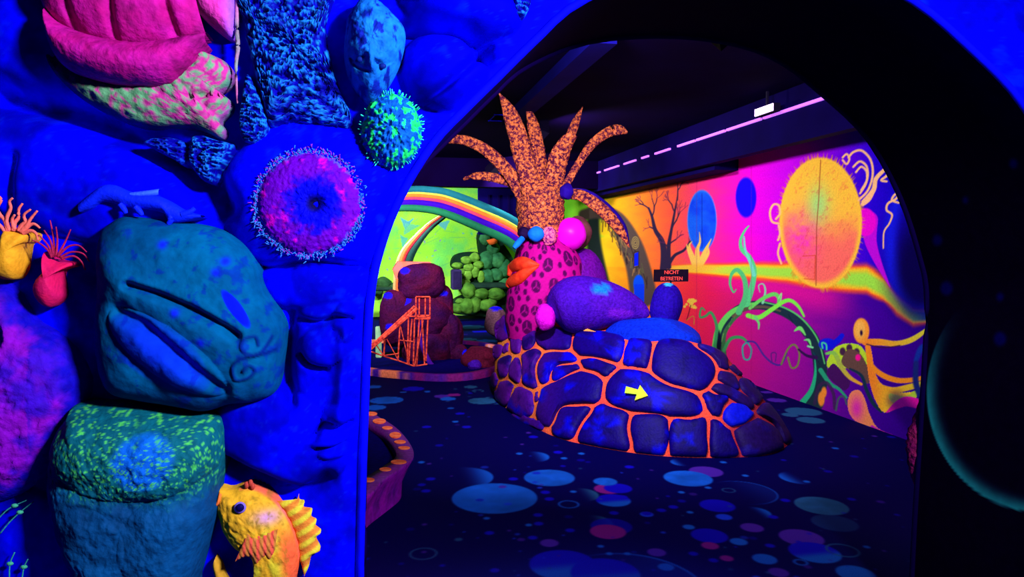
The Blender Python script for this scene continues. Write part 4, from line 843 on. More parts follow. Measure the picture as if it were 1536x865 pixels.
for si, po in enumerate(STONES):
    P = SP[si]; c = P.mean(0)
    big = math.sqrt(max(1, 0.5 * abs(np.dot(P[:, 0], np.roll(P[:, 1], 1)) - np.dot(P[:, 1], np.roll(P[:, 0], 1)))))
    hmax = min(.05, .0009 * big + .010); ts = [0.01, .3, .55, .75, .88, .95, .985, 1.0]; V = []; UVs = []; last = None
    h0 = hit(*c)
    if h0 is None: continue
    nrm = h0[1] if h0[1] @ (h0[0] - CAM) < 0 else -h0[1]
    for t in ts:
        for q in P:
            x, y = c + (q - c) * t; h = hit(x, y)
            if h is None or np.linalg.norm(h[0] - h0[0]) > 1.2:      # past the silhouette: stay in the stone's own plane
                r = ray(x, y); k = ((h0[0] - CAM) @ nrm) / (r @ nrm); pt = CAM + r * k
                if np.linalg.norm(pt - h0[0]) > .5: pt = h0[0] + (pt - h0[0]) / np.linalg.norm(pt - h0[0]) * .3
            else: pt = h[0]
            V.append(pt + nrm * (hmax * max(0, 1 - t ** 7) ** .5 - (.03 if t == 1.0 else 0))); UVs.append((x, y))
    V = np.array(V); UVs = np.array(UVs); stone_tops[si] = (h0[0] + nrm * hmax, nrm)
    x, y = UVs.T; col = mixc(rgb(88, 12, 140), rgb(16, 0, 112), sst(750, 880, x)); col = mixc(col, rgb(0, 2, 235), sst(.58, .72, fbm(x, y, 22, 161 + si, 3)) * .8); col = mixc(col, rgb(8, 0, 80), sst(.55, .75, fbm(x, y, 16, 261 + si)) * .7)
    if si in (35, 36, 24, 25, 26, 27, 28): col = mixc(col, rgb(40, 14, 70), np.full(len(x), .6))
    if si == 23: col = mixc(rgb(10, 30, 230), rgb(6, 10, 200), fbm(x, y, 12, 3))
    mobj('stone', V, gridfaces(len(ts), 48, True), mst, isl, col)
# arrow on the large front stone
ap, an = stone_tops[16]; AR = [(939, 579), (937, 589), (955, 591), (952, 600), (972, 593), (960, 577), (957, 584)]
pts = []
for x, y in AR:
    r = ray(x, y); pts.append(CAM + r * (((ap + an * .012 - CAM) @ an) / (r @ an)))
o = slab('arrow_sign', pts, -an * .012, nmat('lime_yellow_paint', [(.3, (165, 225, 60)), (.7, (215, 205, 50))], 6, .7), None); tag(o, 'lime yellow arrow pointing right on the island stones', 'sign')

# things that stand on the island
mpur = vmat('purple_rock_paint', .75, .12, 70, .8, .45)
def at(x, y, Y): return onY(x, y, Y)
def rocky(c1, c2, patch=(), s=.16, seed=1):
    def f(V):
        px, py = proj(V); c = mixc(rgb(*c1), rgb(*c2), fbm(V[:, 0] + V[:, 1] * .6, V[:, 2], s, seed, 4))
        for (x, y, rx, ry, cc) in patch: c = mixc(c, rgb(*cc), sst(1.15, .8, np.hypot((px - x) / rx, (py - y) / ry) + .35 * (fbm(px, py, 8, 5) - .5)))
        return c
    return f
bl = blob('blue_mound', at(978, 514, 6.0), (.45, .42, .24), mpur, None, rocky((4, 30, 190), (10, 70, 235), (), .3), seed=2, amp=.05, nu=64, nv=40, rough=.06); tag(bl, 'smooth bright blue mound under the purple boulder and egg stone', 'rock')
o = mobj('purple_rock', *tube_vf(*(lambda Q: (Q[:, :3], Q[:, 3]))(cat(np.array([[*at(822, 470, 6.45), .02], [*at(836, 464, 6.45), .20], [*at(862, 458, 6.4), .275], [*at(895, 456, 6.35), .25], [*at(925, 458, 6.3), .19], [*at(952, 464, 6.25), .12], [*at(968, 470, 6.2), .06], [*at(973, 472, 6.2), .01]]), 8)), 32, 1.0), mpur, None, None)
V = np.array([o.matrix_basis @ v.co for v in o.data.vertices])
V = np.array([v.co[:] for v in o.data.vertices]) + np.array(o.location); a = o.data.color_attributes.new('Col', 'FLOAT_COLOR', 'POINT'); cc = np.ones((len(V), 4), np.float32)
cc[:, :3] = lin(rocky((84, 14, 165), (46, 4, 160), ((903, 433, 15, 8, (20, 110, 215)), (930, 470, 20, 8, (110, 20, 190))), .25, 4)(V)); a.data.foreach_set('color', cc.ravel())
tag(o, 'long purple boulder with a blue patch in front of the lips head', 'rock')
eg = blob('egg_stone', at(999, 459, 6.15), (.148, .15, .225), mpur, None, rocky((36, 4, 130), (24, 6, 175), ((1003, 426, 7, 3, (60, 190, 245)), (1013, 423, 3, 2, (60, 190, 245))), .2, 6), seed=5, amp=.03, nu=40, nv=26, rot=('Y', .12)); tag(eg, 'upright dark violet egg shaped stone with a cyan mark on top', 'rock')
o = blob('magenta_pebble', at(818, 476, 6.42), (.095, .11, .13), mpur, None, rocky((200, 10, 205), (240, 20, 220), (), .1, 8), seed=7, amp=.05); tag(o, 'small bright magenta boulder at the left end of the purple boulder', 'rock')
o = mobj('orange_ledge', *tube_vf(np.array([[*hit(x, y)[0]] for x, y in [(760, 482), (790, 488), (830, 494), (870, 500), (900, 506)]]) + np.array([0, .04, .02]), [.02, .05, .055, .05, .02], 12, .6, (0, 0, 1), True, .3), mj, isl, None); oc = o.data.color_attributes.new('Col', 'FLOAT_COLOR', 'POINT'); oc.data.foreach_set('color', np.tile(np.r_[lin(rgb(250, 150, 70)), 1], len(o.data.vertices)).astype(np.float32))

# sign
sg = thing('warning_sign', 'small black sign reading NICHT BETRETEN in red letters', 'sign', tuple(at(1005, 432, 6.42)))
a, b = at(981, 404, 6.42), at(1032, 422, 6.42)
bd = box('board', (a[0], 6.41, b[2]), (b[0], 6.43, a[2]), nmat('sign_black', [(.3, (16, 6, 22)), (.7, (24, 8, 32))], 6), sg, .002)
segbar('post', ((a[0] + b[0]) / 2, 6.425, b[2] + .01), ((a[0] + b[0]) / 2, 6.425, .8), .009, nmat('post_grey', [(.3, (30, 20, 40)), (.7, (40, 30, 60))], 6), sg)
mred = nmat('red_letter_paint', [(.3, (255, 60, 60)), (.7, (255, 90, 80))], 30)
def text(s, x, z, size, Y, parent, mat, name='lettering'):
    cu = bpy.data.curves.new(name, 'FONT'); cu.body = s; cu.size = size; cu.align_x = 'CENTER'; cu.align_y = 'CENTER'; cu.extrude = .0015; cu.offset = .0003
    t = bpy.data.objects.new(name + '_source', cu); COL.objects.link(t); bpy.context.view_layer.update()
    me = bpy.data.meshes.new_from_object(t.evaluated_get(bpy.context.evaluated_depsgraph_get())); bpy.data.objects.remove(t)
    V = np.array([v.co[:] for v in me.vertices]); wd_ = V[:, 0].max() - V[:, 0].min()
    V = np.column_stack([V[:, 0] + x, np.full(len(V), Y) - V[:, 2], V[:, 1] + z]); Fs = [list(p_.vertices) for p_ in me.polygons]
    return mobj(name, V, Fs, mat, parent, None, False)
text('NICHT', (a[0] + b[0]) / 2, a[2] - .029, .05, 6.408, bd, mred)
text('BETRETEN', (a[0] + b[0]) / 2, b[2] + .029, .05, 6.408, bd, mred)

# pineapple palm with the lips head
ph = thing('pineapple_head', 'magenta spotted head with orange lips and a spiky pineapple leaf crown', 'sculpture', (1.72, 7.1, .85))
YH = 7.1
def loft(levels, n=200):
    L = cat(np.array(levels, float), 18); th = np.linspace(0, 2 * math.pi, n, endpoint=False); V = []
    for x, y, r, dyy in L:
        c = at(x, y, YH + dyy); m_ = mpp(YH); V.append(np.column_stack([c[0] + r * m_ * np.cos(th), c[1] + r * m_ * .95 * np.sin(th), np.full(n, c[2])]))
    V = np.vstack(V); Fs = [list(f) for f in gridfaces(len(L), n, True)]; Fs.append(list(range(n))[::-1]); Fs.append(list(range((len(L) - 1) * n, len(L) * n))); return V, Fs
HV, HF = loft([(816, 505, 56, 0), (815, 480, 58, 0), (816, 450, 58, 0), (819, 420, 57, 0), (821, 395, 53, 0), (819, 376, 46, 0), (813, 362, 36, 0), (812, 352, 26, 0)])
th_ = np.arctan2(HV[:, 1] - HV[:, 1].mean(), HV[:, 0] - HV[:, 0].mean()); hp = Paint(th_ * .38, HV[:, 2], rgb(180, 6, 132)); pk = []
for k in range(6000):
    q = (rng.uniform(-1.2, 1.2), rng.uniform(.75, 1.72)); r_ = rng.choice([.038, .050, .056, .062, .024])
    if all(math.hypot(q[0] - a_[0], (q[1] - a_[1]) * .78) > r_ + a_[2] + .012 for a_ in pk):
        pk.append((*q, r_)); hp.ell(q[0], q[1], r_, r_ * 1.28, rgb(74, 2, 72), rot=rng.uniform(-.3, .3), soft=.004)
        if r_ > .025:
            for a_ in (1.57, 3.67, 5.76): hp.stroke([q, (q[0] + r_ * .7 * math.cos(a_), q[1] + r_ * .9 * math.sin(a_))], .012, rgb(150, 8, 118), soft=.003, smooth=False)
mobj('head', HV, HF, vmat('magenta_cell_paint', .7, .1, 60, .2, .15), ph, hp.c)
hb = BVHTree.FromPolygons([Vector(p_) for p_ in HV], HF)
def onhead(x, y, off=.0):
    r = ray(x, y); r /= np.linalg.norm(r); h = hb.ray_cast(Vector(CAM), Vector(r), 30)
    return np.array(h[0]) - r * off if h[0] is not None else at(x, y, YH - .05)
blob('shoulder', at(868, 422, YH + .1), (.30, .3, .34), mpur, ph, rocky((80, 6, 150), (120, 10, 150), ((858, 405, 12, 10, (240, 110, 110)), (835, 385, 22, 3, (255, 140, 80))), .12, 9), seed=3, amp=.05)
mlip = nmat('orange_lip_paint', [(.3, (190, 30, 20)), (.7, (235, 66, 34))], 14, .5, .3, .3, 40)
tube('upper_lip', [onhead(x, y, .01) for x, y in [(763, 413), (768, 402), (780, 396), (793, 396), (809, 397)]], [.02, .055, .075, .06, .008], mlip, ph, 16, 8, .8)
tube('lower_lip', [onhead(x, y, .01) for x, y in [(761, 430), (766, 424), (778, 417), (792, 407), (808, 399)]], [.02, .055, .065, .045, .006], mlip, ph, 16, 8, .8)
mblu = nmat('bright_blue_paint', [(.3, (8, 80, 215)), (.7, (20, 120, 235))], 8)
blob('eye_shell', at(804, 351, YH - .28), (.085, .06, .075), mblu, ph, seed=1, amp=.04); tube('eye_stalk', [at(784, 357, YH - .3), at(776, 366, YH - .33), at(771, 372, YH - .34)], [.03, .032, .02], mblu, ph, 12)
blob('dark_socket', at(786, 349, YH - .24), (.06, .05, .06), nmat('dark_socket', [(.3, (14, 4, 40)), (.7, (30, 8, 60))], 6), ph, seed=2)
blob('fluffy_tuft', at(824, 354, YH - .27), (.075, .06, .09), nmat('pink_fluff', [(.4, (120, 20, 120)), (.55, (250, 110, 150))], 40, .8, .1, 1, 60), ph, seed=4, amp=.1)
blob('magenta_ball', at(856, 351, YH - .12), (.16, .16, .165), nmat('magenta_gloss', [(.3, (215, 5, 200)), (.7, (240, 15, 225))], 4, .4, .4, .1, 20), ph, seed=6, amp=.03)
blob('brown_cap', at(866, 349, YH + .04), (.15, .14, .175), nmat('brown_cap', [(.3, (70, 40, 40)), (.7, (120, 60, 70))], 10), ph, seed=8, amp=.03)
mleaf = nmat('mottled_orange_bark', [(.37, (30, 2, 50)), (.47, (120, 36, 66)), (.56, (250, 128, 55)), (.69, (255, 140, 125))], 34, .7, .15, 1.0, 45, bdist=.03, detail=10, nrough=.72)
mleafd = nmat('indigo_leaf_back', [(.3, (24, 4, 110)), (.7, (40, 8, 150))], 8)
tube('trunk', [at(811, 366, YH), at(810, 340, YH), at(811, 305, YH), at(815, 285, YH), at(816, 272, YH)], np.array([30, 34, 36, 31, 20]) * mpp(YH), mleaf, ph, 28, 8, 1, (0, 1, 0), .12)
LEAF = [([(800, 315), (794, 270), (780, 215), (765, 170), (749, 140)], [14, 15.5, 15, 11, 1], -.15), ([(812, 270), (808, 230), (799, 185), (789, 157)], [9, 11, 9, 1], .12), ([(828, 310), (832, 262), (843, 225), (860, 200)], [15, 16.5, 14, 8], -.15),
        ([(846, 225), (855, 205), (864, 182), (874, 160)], [8, 8, 6, .5], .1), ([(842, 290), (866, 248), (890, 214), (915, 197), (930, 195), (941, 199)], [6, 6, 7, 8, 8, 2], 0), ([(792, 310), (770, 268), (735, 230), (700, 211), (672, 210), (655, 218)], [12, 11, 9, 7.5, 5.5, 2], -.05),
        ([(795, 300), (770, 276), (740, 266), (712, 264), (695, 269)], [9, 8, 7, 6, 3], .05), ([(838, 296), (868, 292), (900, 312), (928, 342), (944, 371)], [8, 9, 10, 8, 1], -.1)]
for pts, wd, dyy in LEAF:
    k = np.linspace(0, 1, len(pts)); o = tube('leaf', [at(x, y, YH + dyy * (.5 + kk)) for (x, y), kk in zip(pts, k)], np.array(wd) * mpp(YH), mleaf, ph, 14, 8, .5, (1, 0, .3), .15)
tube('leaf_back', [at(x, y, YH + .05) for x, y in [(850, 288), (880, 290), (908, 312), (932, 340), (944, 369)]], np.array([6, 6, 9, 8, 1]) * mpp(YH), mleafd, ph, 12, 8, .5, (1, 0, .3))
blob('leaf_joint', at(850, 287, YH - .18), (.07, .06, .08), mleafd, ph, seed=3)

# ================================================================== NEAR LANE KERB (left foreground)
kb = thing('lane_kerb', 'purple raised kerb of the near golf lane with orange ovals on top', 'kerb', (-.6, 4.8, 0))
top_ = [(545, 616), (572, 627), (594, 641), (610, 658), (620, 676), (617, 688), (600, 701), (572, 720), (545, 742)]
KW = np.array([onZ(x, y, .27)[:2] for x, y in top_]); KW = np.vstack([[-1.2, 6.2], [-.55, 6.05], KW, [-.5, 3.6], [-1.2, 3.5]])
K = cat(KW, 10); N = np.gradient(K, axis=0); N /= np.linalg.norm(N, axis=1)[:, None]; N = np.column_stack([-N[:, 1], N[:, 0]])
if (N[len(N) // 2] @ np.array([1, 0])) < 0: N = -N
inn = -N * .11
prof = [(-.08, 0.0), (-.075, .10), (-.03, .2), (0, .25), (0, .27), ('i', .27), ('i', .19)]
rows = []
for d, z in prof: rows.append(np.column_stack([K + (inn if d == 'i' else N * d), np.full(len(K), z)]))
V = np.vstack(rows); px, py = proj(V); kc = mixc(rgb(110, 10, 165), rgb(180, 14, 190), fbm(px, py, 16, 171, 4)); kc = mixc(kc, rgb(70, 20, 120), sst(.62, .7, fbm(px, py, 5, 172)) * .6)
kc[len(K) * 4:len(K) * 6] = mixc(rgb(110, 60, 150), rgb(120, 20, 130), fbm(px, py, 20, 173))[len(K) * 4:len(K) * 6]
mkerb = vmat('kerb_paint', .7, .15, 60, .5, .3)
kbo = mobj('kerb_body', V, gridfaces(len(prof), len(K)), mkerb, kb, kc)
mov = nmat('orange_oval_paint', [(.35, (235, 70, 50)), (.6, (255, 130, 80))], 20)
for (x, y, rx, ry) in [(556, 620, 10, 3), (569, 631, 10, 4), (581, 641, 8, 2.5), (593, 652, 9, 4.5), (600, 662, 9, 2.6), (606, 671, 9, 2.4), (598, 692, 12, 3.2), (578, 703, 9, 2.6), (553, 719, 9, 3)]:
    P = [onZ(x + rx * math.cos(a), y + ry * math.sin(a), .2745) for a in np.linspace(0, 6.283, 14, endpoint=False)]
    slab('oval_stone', P, (0, 0, -.004), mov, kbo)
slab('lane_felt', np.column_stack([K - N * .1, np.full(len(K), .20)]), (0, 0, -.19), nmat('dark_blue_felt', [(.3, (4, 0, 66)), (.7, (6, 2, 84))], 30, .9, .05), kb)

# ================================================================== FAR LANE WITH ROCK TOWER AND TRESTLE
fk = thing('lane_kerb', 'far oval golf lane kerb patched orange and purple around the rock tower', 'kerb', (.2, 10, 0))
KP = np.array([(-1.6, 9.9), (-.9, 9.4), (-.3, 9.15), (.2, 8.72), (.76, 8.38), (1.2, 8.45), (1.6, 8.9), (1.9, 9.8), (1.8, 10.8), (1.4, 11.35), (.4, 11.7), (-1, 11.6), (-1.8, 10.8)])
K = cat(KP, 10, True); C0 = K.mean(0); N = (K - C0) / np.linalg.norm(K - C0, axis=1)[:, None]
rows = [np.column_stack([K + N * d, np.full(len(K), z)]) for d, z in [(.05, 0), (.05, .07), (.04, .085), (-.05, .085), (-.06, .07), (-.06, 0)]]
V = np.vstack(rows); px, py = proj(V); n = fbm(V[:, 0] * 4, V[:, 1] * 4, 1, 181, 3)
kc = mixc(rgb(120, 20, 110), rgb(60, 20, 150), sst(.35, .5, n)); kc = mixc(kc, rgb(250, 130, 90), sst(.55, .6, n)); kc = mixc(kc, rgb(210, 160, 180), sst(.72, .76, n))
mobj('kerb_ring', V, gridfaces(len(rows), len(K), True), mkerb, fk, kc)
slab('lane_felt', np.column_stack([K - N * .05, np.full(len(K), .03)]), (0, 0, -.028), MATS['dark_blue_felt'], fk)

rt = thing('rock_tower', 'purple brown rock tower with blue patches on the far lane', 'rock', tuple(onY(630, 545, 10.1)))
BP = (20, 10, 240)
for nm, x, y, rx, ry, Y, pw, pt in [('top_block', 632, 422, 33, 26, 10.1, 3.4, ((607, 406, 7, 5, BP),)), ('middle_block', 628, 478, 50, 42, 10.2, 2.8, ((602, 450, 14, 7, BP), (580, 443, 6, 5, (150, 30, 230)), (668, 445, 12, 6, (60, 20, 230)))), ('left_lobe', 592, 478, 22, 42, 10.0, 2.6, ((582, 443, 7, 5, BP), (584, 490, 6, 5, BP))),
                                ('right_lobe', 672, 505, 22, 36, 10.0, 2.4, ((652, 488, 9, 8, (100, 20, 200)),)), ('lower_block', 640, 525, 36, 30, 10.0, 2.6, ()), ('foot_block', 688, 532, 14, 16, 9.9, 2.4, ((698, 532, 5, 9, BP),)), ('flank_block', 664, 465, 16, 36, 10.05, 2.6, ((664, 440, 8, 4, BP),))]:
    m_ = mpp(Y); blob(nm, at(x, y, Y), (rx * m_, rx * m_ * .8, ry * m_), mpur, rt, rocky((30, 2, 66), (96, 12, 34), pt, .22, int(x)), seed=x * .1, amp=.035, power=pw, nu=72, nv=48, rough=.22)
o = slab('orange_slab', [at(x, y, 10.9) for x, y in [(594, 418), (589, 404), (597, 392), (646, 393), (649, 401), (640, 418)]], (0, .3, 0), nmat('orange_pink_slab', [(.3, (255, 100, 60)), (.7, (255, 120, 130))], 4)); tag(o, 'orange and pink slab behind the top of the rock tower', 'slab')
o = blob('red_mound', at(722, 541, 9.3), (.26, .3, .2), mpur, None, rocky((60, 8, 40), (100, 18, 44), (), .1, 3), seed=4, amp=.06, nu=56, nv=36, rough=.2); tag(o, 'low dark red mound on the far lane beside the island', 'rock')
o = blob('violet_stone', at(712, 548, 9.0), (.09, .09, .07), mpur, None, rocky((60, 14, 160), (90, 20, 190), (), .1, 5), seed=9); tag(o, 'little violet stone in front of the low red mound', 'rock')
o = blob('brown_lump', at(744, 482, 11.6), (.18, .2, .27), mpur, None, rocky((70, 40, 50), (130, 90, 110), ((745, 462, 12, 3, BP),), .15, 7), seed=5); tag(o, 'grey brown rock half hidden behind the left edge of the island', 'rock')
# trestle
tr = thing('wooden_trestle', 'orange wooden trestle with a ramp and a little lookout cabin', 'trestle', tuple(onZ(615, 548, .03)))
mor = nmat('orange_timber', [(.35, (150, 30, 34)), (.6, (235, 84, 60))], 24, .8, .1, .3, 60)
def tb(nm, x0, y0, x1, y1, Y0, Y1, r): segbar(nm, at(x0, y0, Y0), at(x1, y1, Y1), r, mor, tr, 6)
tb('ramp_beam', 551, 527, 626, 462, 9.2, 9.35, .024); tb('ramp_beam', 551, 524, 622, 459, 9.45, 9.55, .016)
for x0, y0, x1, y1 in [(600, 488, 597, 541), (613, 474, 611, 545), (622, 478, 620, 549), (633, 478, 637, 546), (642, 478, 639, 541), (577, 508, 576, 533), (618, 478, 613, 546), (629, 478, 625, 547)]: tb('post', x0, y0, x1, y1, 9.3, 9.3, .011)
for x0, y0, x1, y1 in [(565, 518, 576, 534), (580, 508, 598, 541), (601, 490, 614, 546), (635, 480, 622, 548), (575, 533, 598, 530), (600, 510, 620, 512)]: tb('brace', x0, y0, x1, y1, 9.28, 9.28, .007)
for x0, y0, x1, y1 in [(556, 527, 576, 534), (576, 534, 598, 541), (598, 541, 621, 549), (621, 549, 641, 546)]: tb('sill', x0, y0, x1, y1, 9.3, 9.3, .010)
for x0, y0, x1, y1 in [(624, 445, 645, 445), (624, 445, 624, 478), (645, 445, 645, 478), (622, 478, 645, 478), (612, 474, 644, 476), (622, 473, 645, 473), (629, 447, 629, 474), (638, 447, 638, 474)]: tb('cabin_frame', x0, y0, x1, y1, 9.3, 9.3, .010)
o = tube('drain_pipe', [at(x, y, 9.45) for x, y in [(630, 480), (631, 505), (636, 525), (644, 543), (652, 552)]], .035, nmat('violet_pipe', [(.3, (50, 10, 140)), (.7, (90, 20, 170))], 6), None, 12); tag(o, 'violet pipe running down beside the orange trestle', 'pipe')
o = box('pale_post', (at(563, 490, 10.2)[0], 10.1, 0.03), (at(572, 490, 10.2)[0], 10.2, at(563, 489, 10.2)[2]), nmat('pale_green_post', [(.3, (120, 170, 120)), (.7, (150, 200, 150))], 8), None, .01); tag(o, 'short pale green post left of the rock tower', 'post')

# ================================================================== RAINBOW ARCHES
YR1 = 11.6
rb = thing('rainbow_arch', 'wide rainbow striped arch spanning over the green wall', 'arch', (0.2, YR1, 0))
Ot = [(408, 514), (416, 450), (436, 392), (470, 345), (520, 308), (570, 286), (618, 279), (649, 280), (674, 284), (720, 301), (774, 326), (815, 360), (850, 410), (868, 470), (872, 514)]
It = [(452, 514), (459, 450), (475, 402), (500, 365), (535, 335), (572, 320), (602, 315), (641, 317), (673, 325), (720, 345), (766, 367), (795, 398), (815, 440), (822, 475), (826, 514)]
On = cat(Ot, 6)[::1]; In = cat(It, 6); NRB = len(On)
RBW = [('teal_stripe', 0, .25, (30, 120, 130)), ('yellow_stripe', .25, .33, (215, 240, 80)), ('orange_stripe', .33, .46, (255, 140, 50)), ('pink_stripe', .46, .57, (255, 70, 110)), ('violet_stripe', .57, .78, (60, 10, 190)), ('green_stripe', .78, 1.0, (34, 130, 84))]
for nm, a0, a1, c_ in RBW:
    A = On * (1 - a0) + In * a0; B = On * (1 - a1) + In * a1
    fa = np.array([at(x, y, YR1) for x, y in A]); fb = np.array([at(x, y, YR1) for x, y in B]); dv = np.array([0, .45, 0])
    V = np.vstack([fa + dv, fa, fb, fb + dv]); px, py = proj(V); cb_ = mixc(rgb(*c_) * .85, np.minimum(rgb(*c_) * 1.1, 1), fbm(px, py, 25, 191)); mobj(nm, V, gridfaces(4, NRB), vmat('rainbow_paint', .7, .12, 40, .1, .12), rb, cb_)
sl = thing('rainbow_slide', 'thin curved orange striped slide standing in front of the green wall', 'slide', tuple(onZ(605, 496, 0)))
A0 = resample(cat([(662, 321), (640, 336), (618, 357), (602, 376), (593, 400), (590, 430), (589, 501)], 8), 40); A1 = resample(cat([(670, 326), (650, 343), (635, 361), (622, 384), (617, 405), (615, 430), (614, 501)], 8), 40)
for nm, a0, a1, c_ in [('cream_stripe', 0, .15, (240, 200, 120)), ('orange_stripe', .15, .38, (255, 120, 60)), ('red_stripe', .38, .52, (150, 30, 50)), ('green_side', .52, 1, (26, 64, 56))]:
    fa = np.array([at(x, y, 13) for x, y in A0 * (1 - a0) + A1 * a0]); fb = np.array([at(x, y, 13) for x, y in A0 * (1 - a1) + A1 * a1]); dv = np.array([0, .3, 0])
    mobj(nm, np.vstack([fa + dv, fa, fb, fb + dv]), gridfaces(4, 40), MATS['rainbow_paint'], sl, np.tile(rgb(*c_), (160, 1)))

# ================================================================== GREEN ROCK GARDEN AT THE FAR WALL
mgr = vmat('green_rock_paint', .75, .12, 14, .6, .45)
GR = [(700, 390, 9, 6, 0), (712, 386, 8, 7, 0), (686, 398, 8, 5, 0), (703, 401, 8, 6, 0), (718, 397, 8, 6, 0), (692, 409, 6, 7, 0), (702, 412, 7, 8, 0), (713, 408, 6, 9, 0), (698, 423, 8, 6, 0), (722, 415, 6, 9, 0), (727, 358, 8, 10, 1), (740, 372, 10, 9, 1), (730, 390, 12, 14, 1), (746, 390, 12, 12, 1), (757, 402, 10, 14, 1),
      (730, 415, 12, 12, 1), (745, 412, 11, 10, 1), (757, 425, 10, 8, 1), (703, 436, 11, 12, 2), (722, 440, 12, 8, 2), (744, 441, 14, 9, 2), (685, 462, 9, 8, 2), (700, 459, 12, 12, 2), (713, 456, 9, 13, 2), (730, 458, 12, 10, 2), (738, 452, 7, 7, 2), (690, 452, 7, 5, 2), (575, 424, 12, 9, 3), (588, 430, 7, 6, 3), (566, 437, 8, 6, 3), (586, 470, 8, 12, 3)]
GL = ['second highest pale cobble of the green pillar, left of the top one', 'highest pale cobble of the green pillar', 'leftmost pale cobble of the green pillar above the grey cabinet', 'middle pale cobble in the second row of the green pillar', 'right pale cobble in the second row of the green pillar', 'left pale cobble in the third row of the green pillar', 'middle pale cobble in the third row of the green pillar', 'tall pale cobble right of centre in the green pillar', 'lowest pale cobble of the green pillar', 'rightmost narrow pale cobble of the green pillar',
      'topmost teal rock of the tall pile under the rainbow end', 'teal rock below the orange pot on the tall pile', 'large teal rock at the left side of the tall pile', 'large teal rock at the centre of the tall pile', 'tall teal rock at the right side of the tall pile near the lips', 'teal rock on the left just above the dark ledge slab', 'teal rock in the middle just above the dark ledge slab', 'teal rock on the right just above the dark ledge slab',
      'olive rock at the left end under the dark ledge slab', 'olive rock in the middle under the dark ledge slab', 'flat olive rock at the right end under the dark ledge slab', 'olive rock at the left end of the lowest row by the far wall', 'broad olive rock second from left in the lowest row', 'tall pointed olive rock in the lowest row', 'broad olive rock at the right of the lowest row', 'small olive rock on the right top of the lowest row', 'small olive rock on the left top of the lowest row',
      'dark green rock on the ledge slab left of the rock tower', 'small dark green rock touching the rock tower on the left', 'dark green rock half under the ledge slab at the arch edge', 'upright dark green rock low down left of the rock tower']
for k, (x, y, rx, ry, g) in enumerate(GR):
    Y = [15.6, 15.7, 15.0, 16.25][g]; m_ = mpp(Y); cc_ = [((70, 125, 36), (130, 195, 66)), ((22, 80, 50), (76, 160, 84)), ((44, 92, 28), (100, 160, 50)), ((30, 70, 40), (60, 110, 50))][g]
    cpos = at(x, y, Y)
    o = blob('garden_rock', cpos, (rx * m_, rx * m_ * .8, ry * m_), mgr, None, rocky(*cc_, (), .2, k), seed=k, amp=.06, nu=26, nv=18, rough=.3)
    tag(o, GL[k], 'rock', ['cobbled pillar rocks', 'tall pile rocks', 'low bank rocks', 'left garden rocks'][g])
for x0, y0, x1, y1, lab in [(708, 425, 760, 432, 'dark green ledge slab across the green rock pile'), (560, 431, 590, 436, 'dark green ledge slab left of the rock tower')]:
    a, b = at(x0, y0, 15.1), at(x1, y1, 15.1); o = box('ledge_slab', (a[0], 15.0, b[2]), (b[0], 15.6, a[2]), nmat('ledge_green', [(.3, (16, 40, 34)), (.7, (30, 60, 44))], 5), None, .03); tag(o, lab, 'ledge')
a, b = at(677, 404, 15.2), at(692, 434, 15.2)
lc = thing('loudspeaker', 'small dark grey cabinet beside the cobbled green pillar', 'cabinet', (a[0], 15.2, b[2])); box('body', (a[0], 15.1, b[2]), (b[0], 15.4, a[2]), nmat('charcoal_cabinet', [(.3, (36, 30, 66)), (.7, (52, 44, 90))], 5), lc, .02)
box('front_panel', (a[0] + .03, 15.085, b[2] + .04), (b[0] - .03, 15.1, a[2] - .04), nmat('dark_panel', [(.3, (24, 18, 50)), (.7, (34, 26, 66))], 9), lc, .006)
o = tube('orange_plant_pot', [at(738, 358, 15.5), at(740, 366, 15.5)], [.13, .09], nmat('terracotta', [(.3, (190, 80, 30)), (.7, (225, 110, 40))], 8), None, 16, 1); tag(o, 'small orange pot on top of the green rock pile', 'pot')
for pts, Y_, lab in [([(682, 384), (700, 378), (720, 380), (728, 400), (726, 428), (704, 432), (684, 428), (692, 410), (678, 400)], 15.85, 'dark mortar body behind the cobbled green pillar'), ([(718, 352), (735, 346), (760, 372), (772, 400), (770, 450), (715, 452), (722, 400)], 16.0, 'dark green mass behind the tall pile of rocks'), ([(676, 468), (682, 450), (712, 440), (764, 446), (764, 472), (720, 474)], 15.4, 'dark green mass behind the low bank of rocks')]:  # dark slabs set behind the rocks so the gaps come out dark
    P_ = cat(pts, 6, True); o = slab('rock_backing', [at(x, y, Y_) for x, y in P_], (0, .35, 0), nmat('dark_green_backing', [(.3, (8, 30, 22)), (.7, (16, 50, 30))], 5)); tag(o, lab, 'rock')

# ================================================================== ROCK AT THE PASSAGE EXIT
mpk = nmat('pink_brown_bark', [(.35, (46, 10, 60)), (.5, (150, 24, 110)), (.65, (210, 50, 120))], 14, .8, .1, 1, 40, bdist=.03)
o = tube('bark_edge', [at(x, y, 2.64) for x, y in [(1340, 268), (1362, 310), (1376, 350), (1386, 390), (1393, 425)]], [.006, .022, .026, .020, .008], mpk, None, 12, 8, 1, (0, 1, 0), .25); tag(o, 'rough brown pink bark strip along the upper right exit of the passage', 'relief')
o = tube('pink_rock_edge', [at(x, y, 2.64) for x, y in [(1388, 560), (1384, 610), (1377, 650), (1374, 690), (1380, 730), (1386, 790)]], [.008, .02, .038, .036, .02, .006], mpk, None, 14, 8, 1, (0, 1, 0), .3); tag(o, 'lumpy pink rock at the lower right exit of the passage', 'rock')

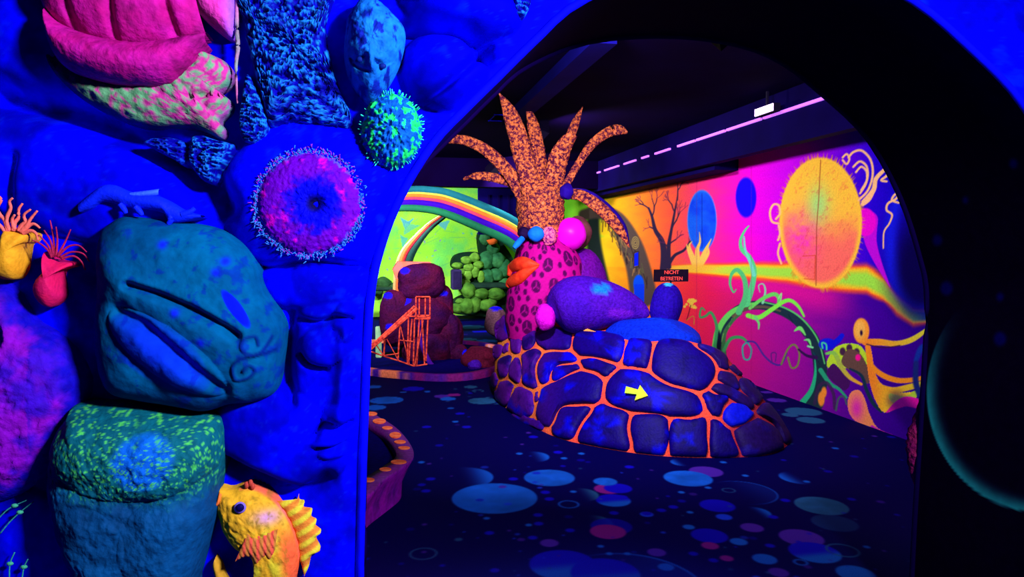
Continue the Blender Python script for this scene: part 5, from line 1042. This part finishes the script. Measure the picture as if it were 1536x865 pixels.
# ================================================================== LAMPS
mhous = nmat('black_housing', [(.3, (12, 8, 30)), (.7, (20, 12, 44))], 8, .5, .4)
mglow = emat('violet_led_glow', (.80, .55, 1.0), 3.5)
def flood(label, c, hy, hz):
    t = thing('flood_lamp', label, 'lamp', tuple(c)); c = np.array(c)
    hs = box('housing', c + (.01, -hy, -hz), c + (.08, hy, hz), mhous, t, .004)
    for k in range(7):
        y0 = c[1] - hy + .008 + k * (2 * hy - .016) / 7
        for z0 in (-hz + .006, .002): box('led_lens', (c[0], y0 + .002, c[2] + z0), (c[0] + .0105, y0 + (2 * hy - .016) / 7 - .002, c[2] + z0 + hz - .008), mglow, hs)
    box('bracket', (c[0] + .03, c[1] - .012, c[2] + hz), (c[0] + .05, c[1] + .012, ZC), mhous, t)
flood('bright violet white flood lamp above the light strip near the planet mural', onZ(1145, 165, 2.92), .17, .04)
flood('distant violet flood lamp seen behind the pineapple leaves', onZ(876, 265, 2.9), .17, .05)
ls = thing('led_strip', 'long thin violet light strip along the bulkhead over the mural', 'light strip', (3.88, 8, 2.9))
mstrip = emat('violet_strip_glow', (.50, .13, 1.0), 1.5)
y0 = 3.0
while y0 < 12.8:
    L = 3.6 if y0 < 6 else rng.choice([.7, .5, .25]); box('strip_segment', (3.872, y0, 2.885), (3.898, y0 + L, 2.91), mstrip, ls); y0 += L + (.05 if y0 < 8 else .25)
o = box('ceiling_box', (at(742, 125, 8.0)[0], 8.0, at(750, 137, 8.0)[2]), (at(769, 125, 8.0)[0], 8.4, ZC), nmat('bright_blue_box', [(.3, (4, 4, 215)), (.7, (10, 10, 240))], 5), None, .01); tag(o, 'blue box hanging from the ceiling beside the arch', 'box')
for k, (n_, lo_, ta_, si_, pw_, sd_) in enumerate(LAMPS):  # the last two hoods house the added garden and lane fill lights
    d_ = np.array(ta_) - np.array(lo_); d_ /= np.linalg.norm(d_); c_ = np.array(lo_) - d_ * .05
    V, Fs = tube_vf(np.array([c_ - d_ * .06, c_ + d_ * .035]), [max(si_) * .45, max(si_) * .62], 4); o = mobj('flood_housing', V, Fs, mhous, None, None, False)
    tag(o, ['black lamp hood above the entrance space', 'black lamp hood over the island facing the mural', 'black lamp hood behind the pineapple facing the mural', 'farthest black lamp hood facing the mural', 'black lamp hood just inside the arch', 'black hood of the added fill light facing the far green wall', 'black hood of the added fill light facing the rainbow'][k], 'lamp')
    segbar('bracket', c_ - d_ * .03, (c_[0] - d_[0] * .03, c_[1] - d_[1] * .03, ZC), .012, mhous, o)
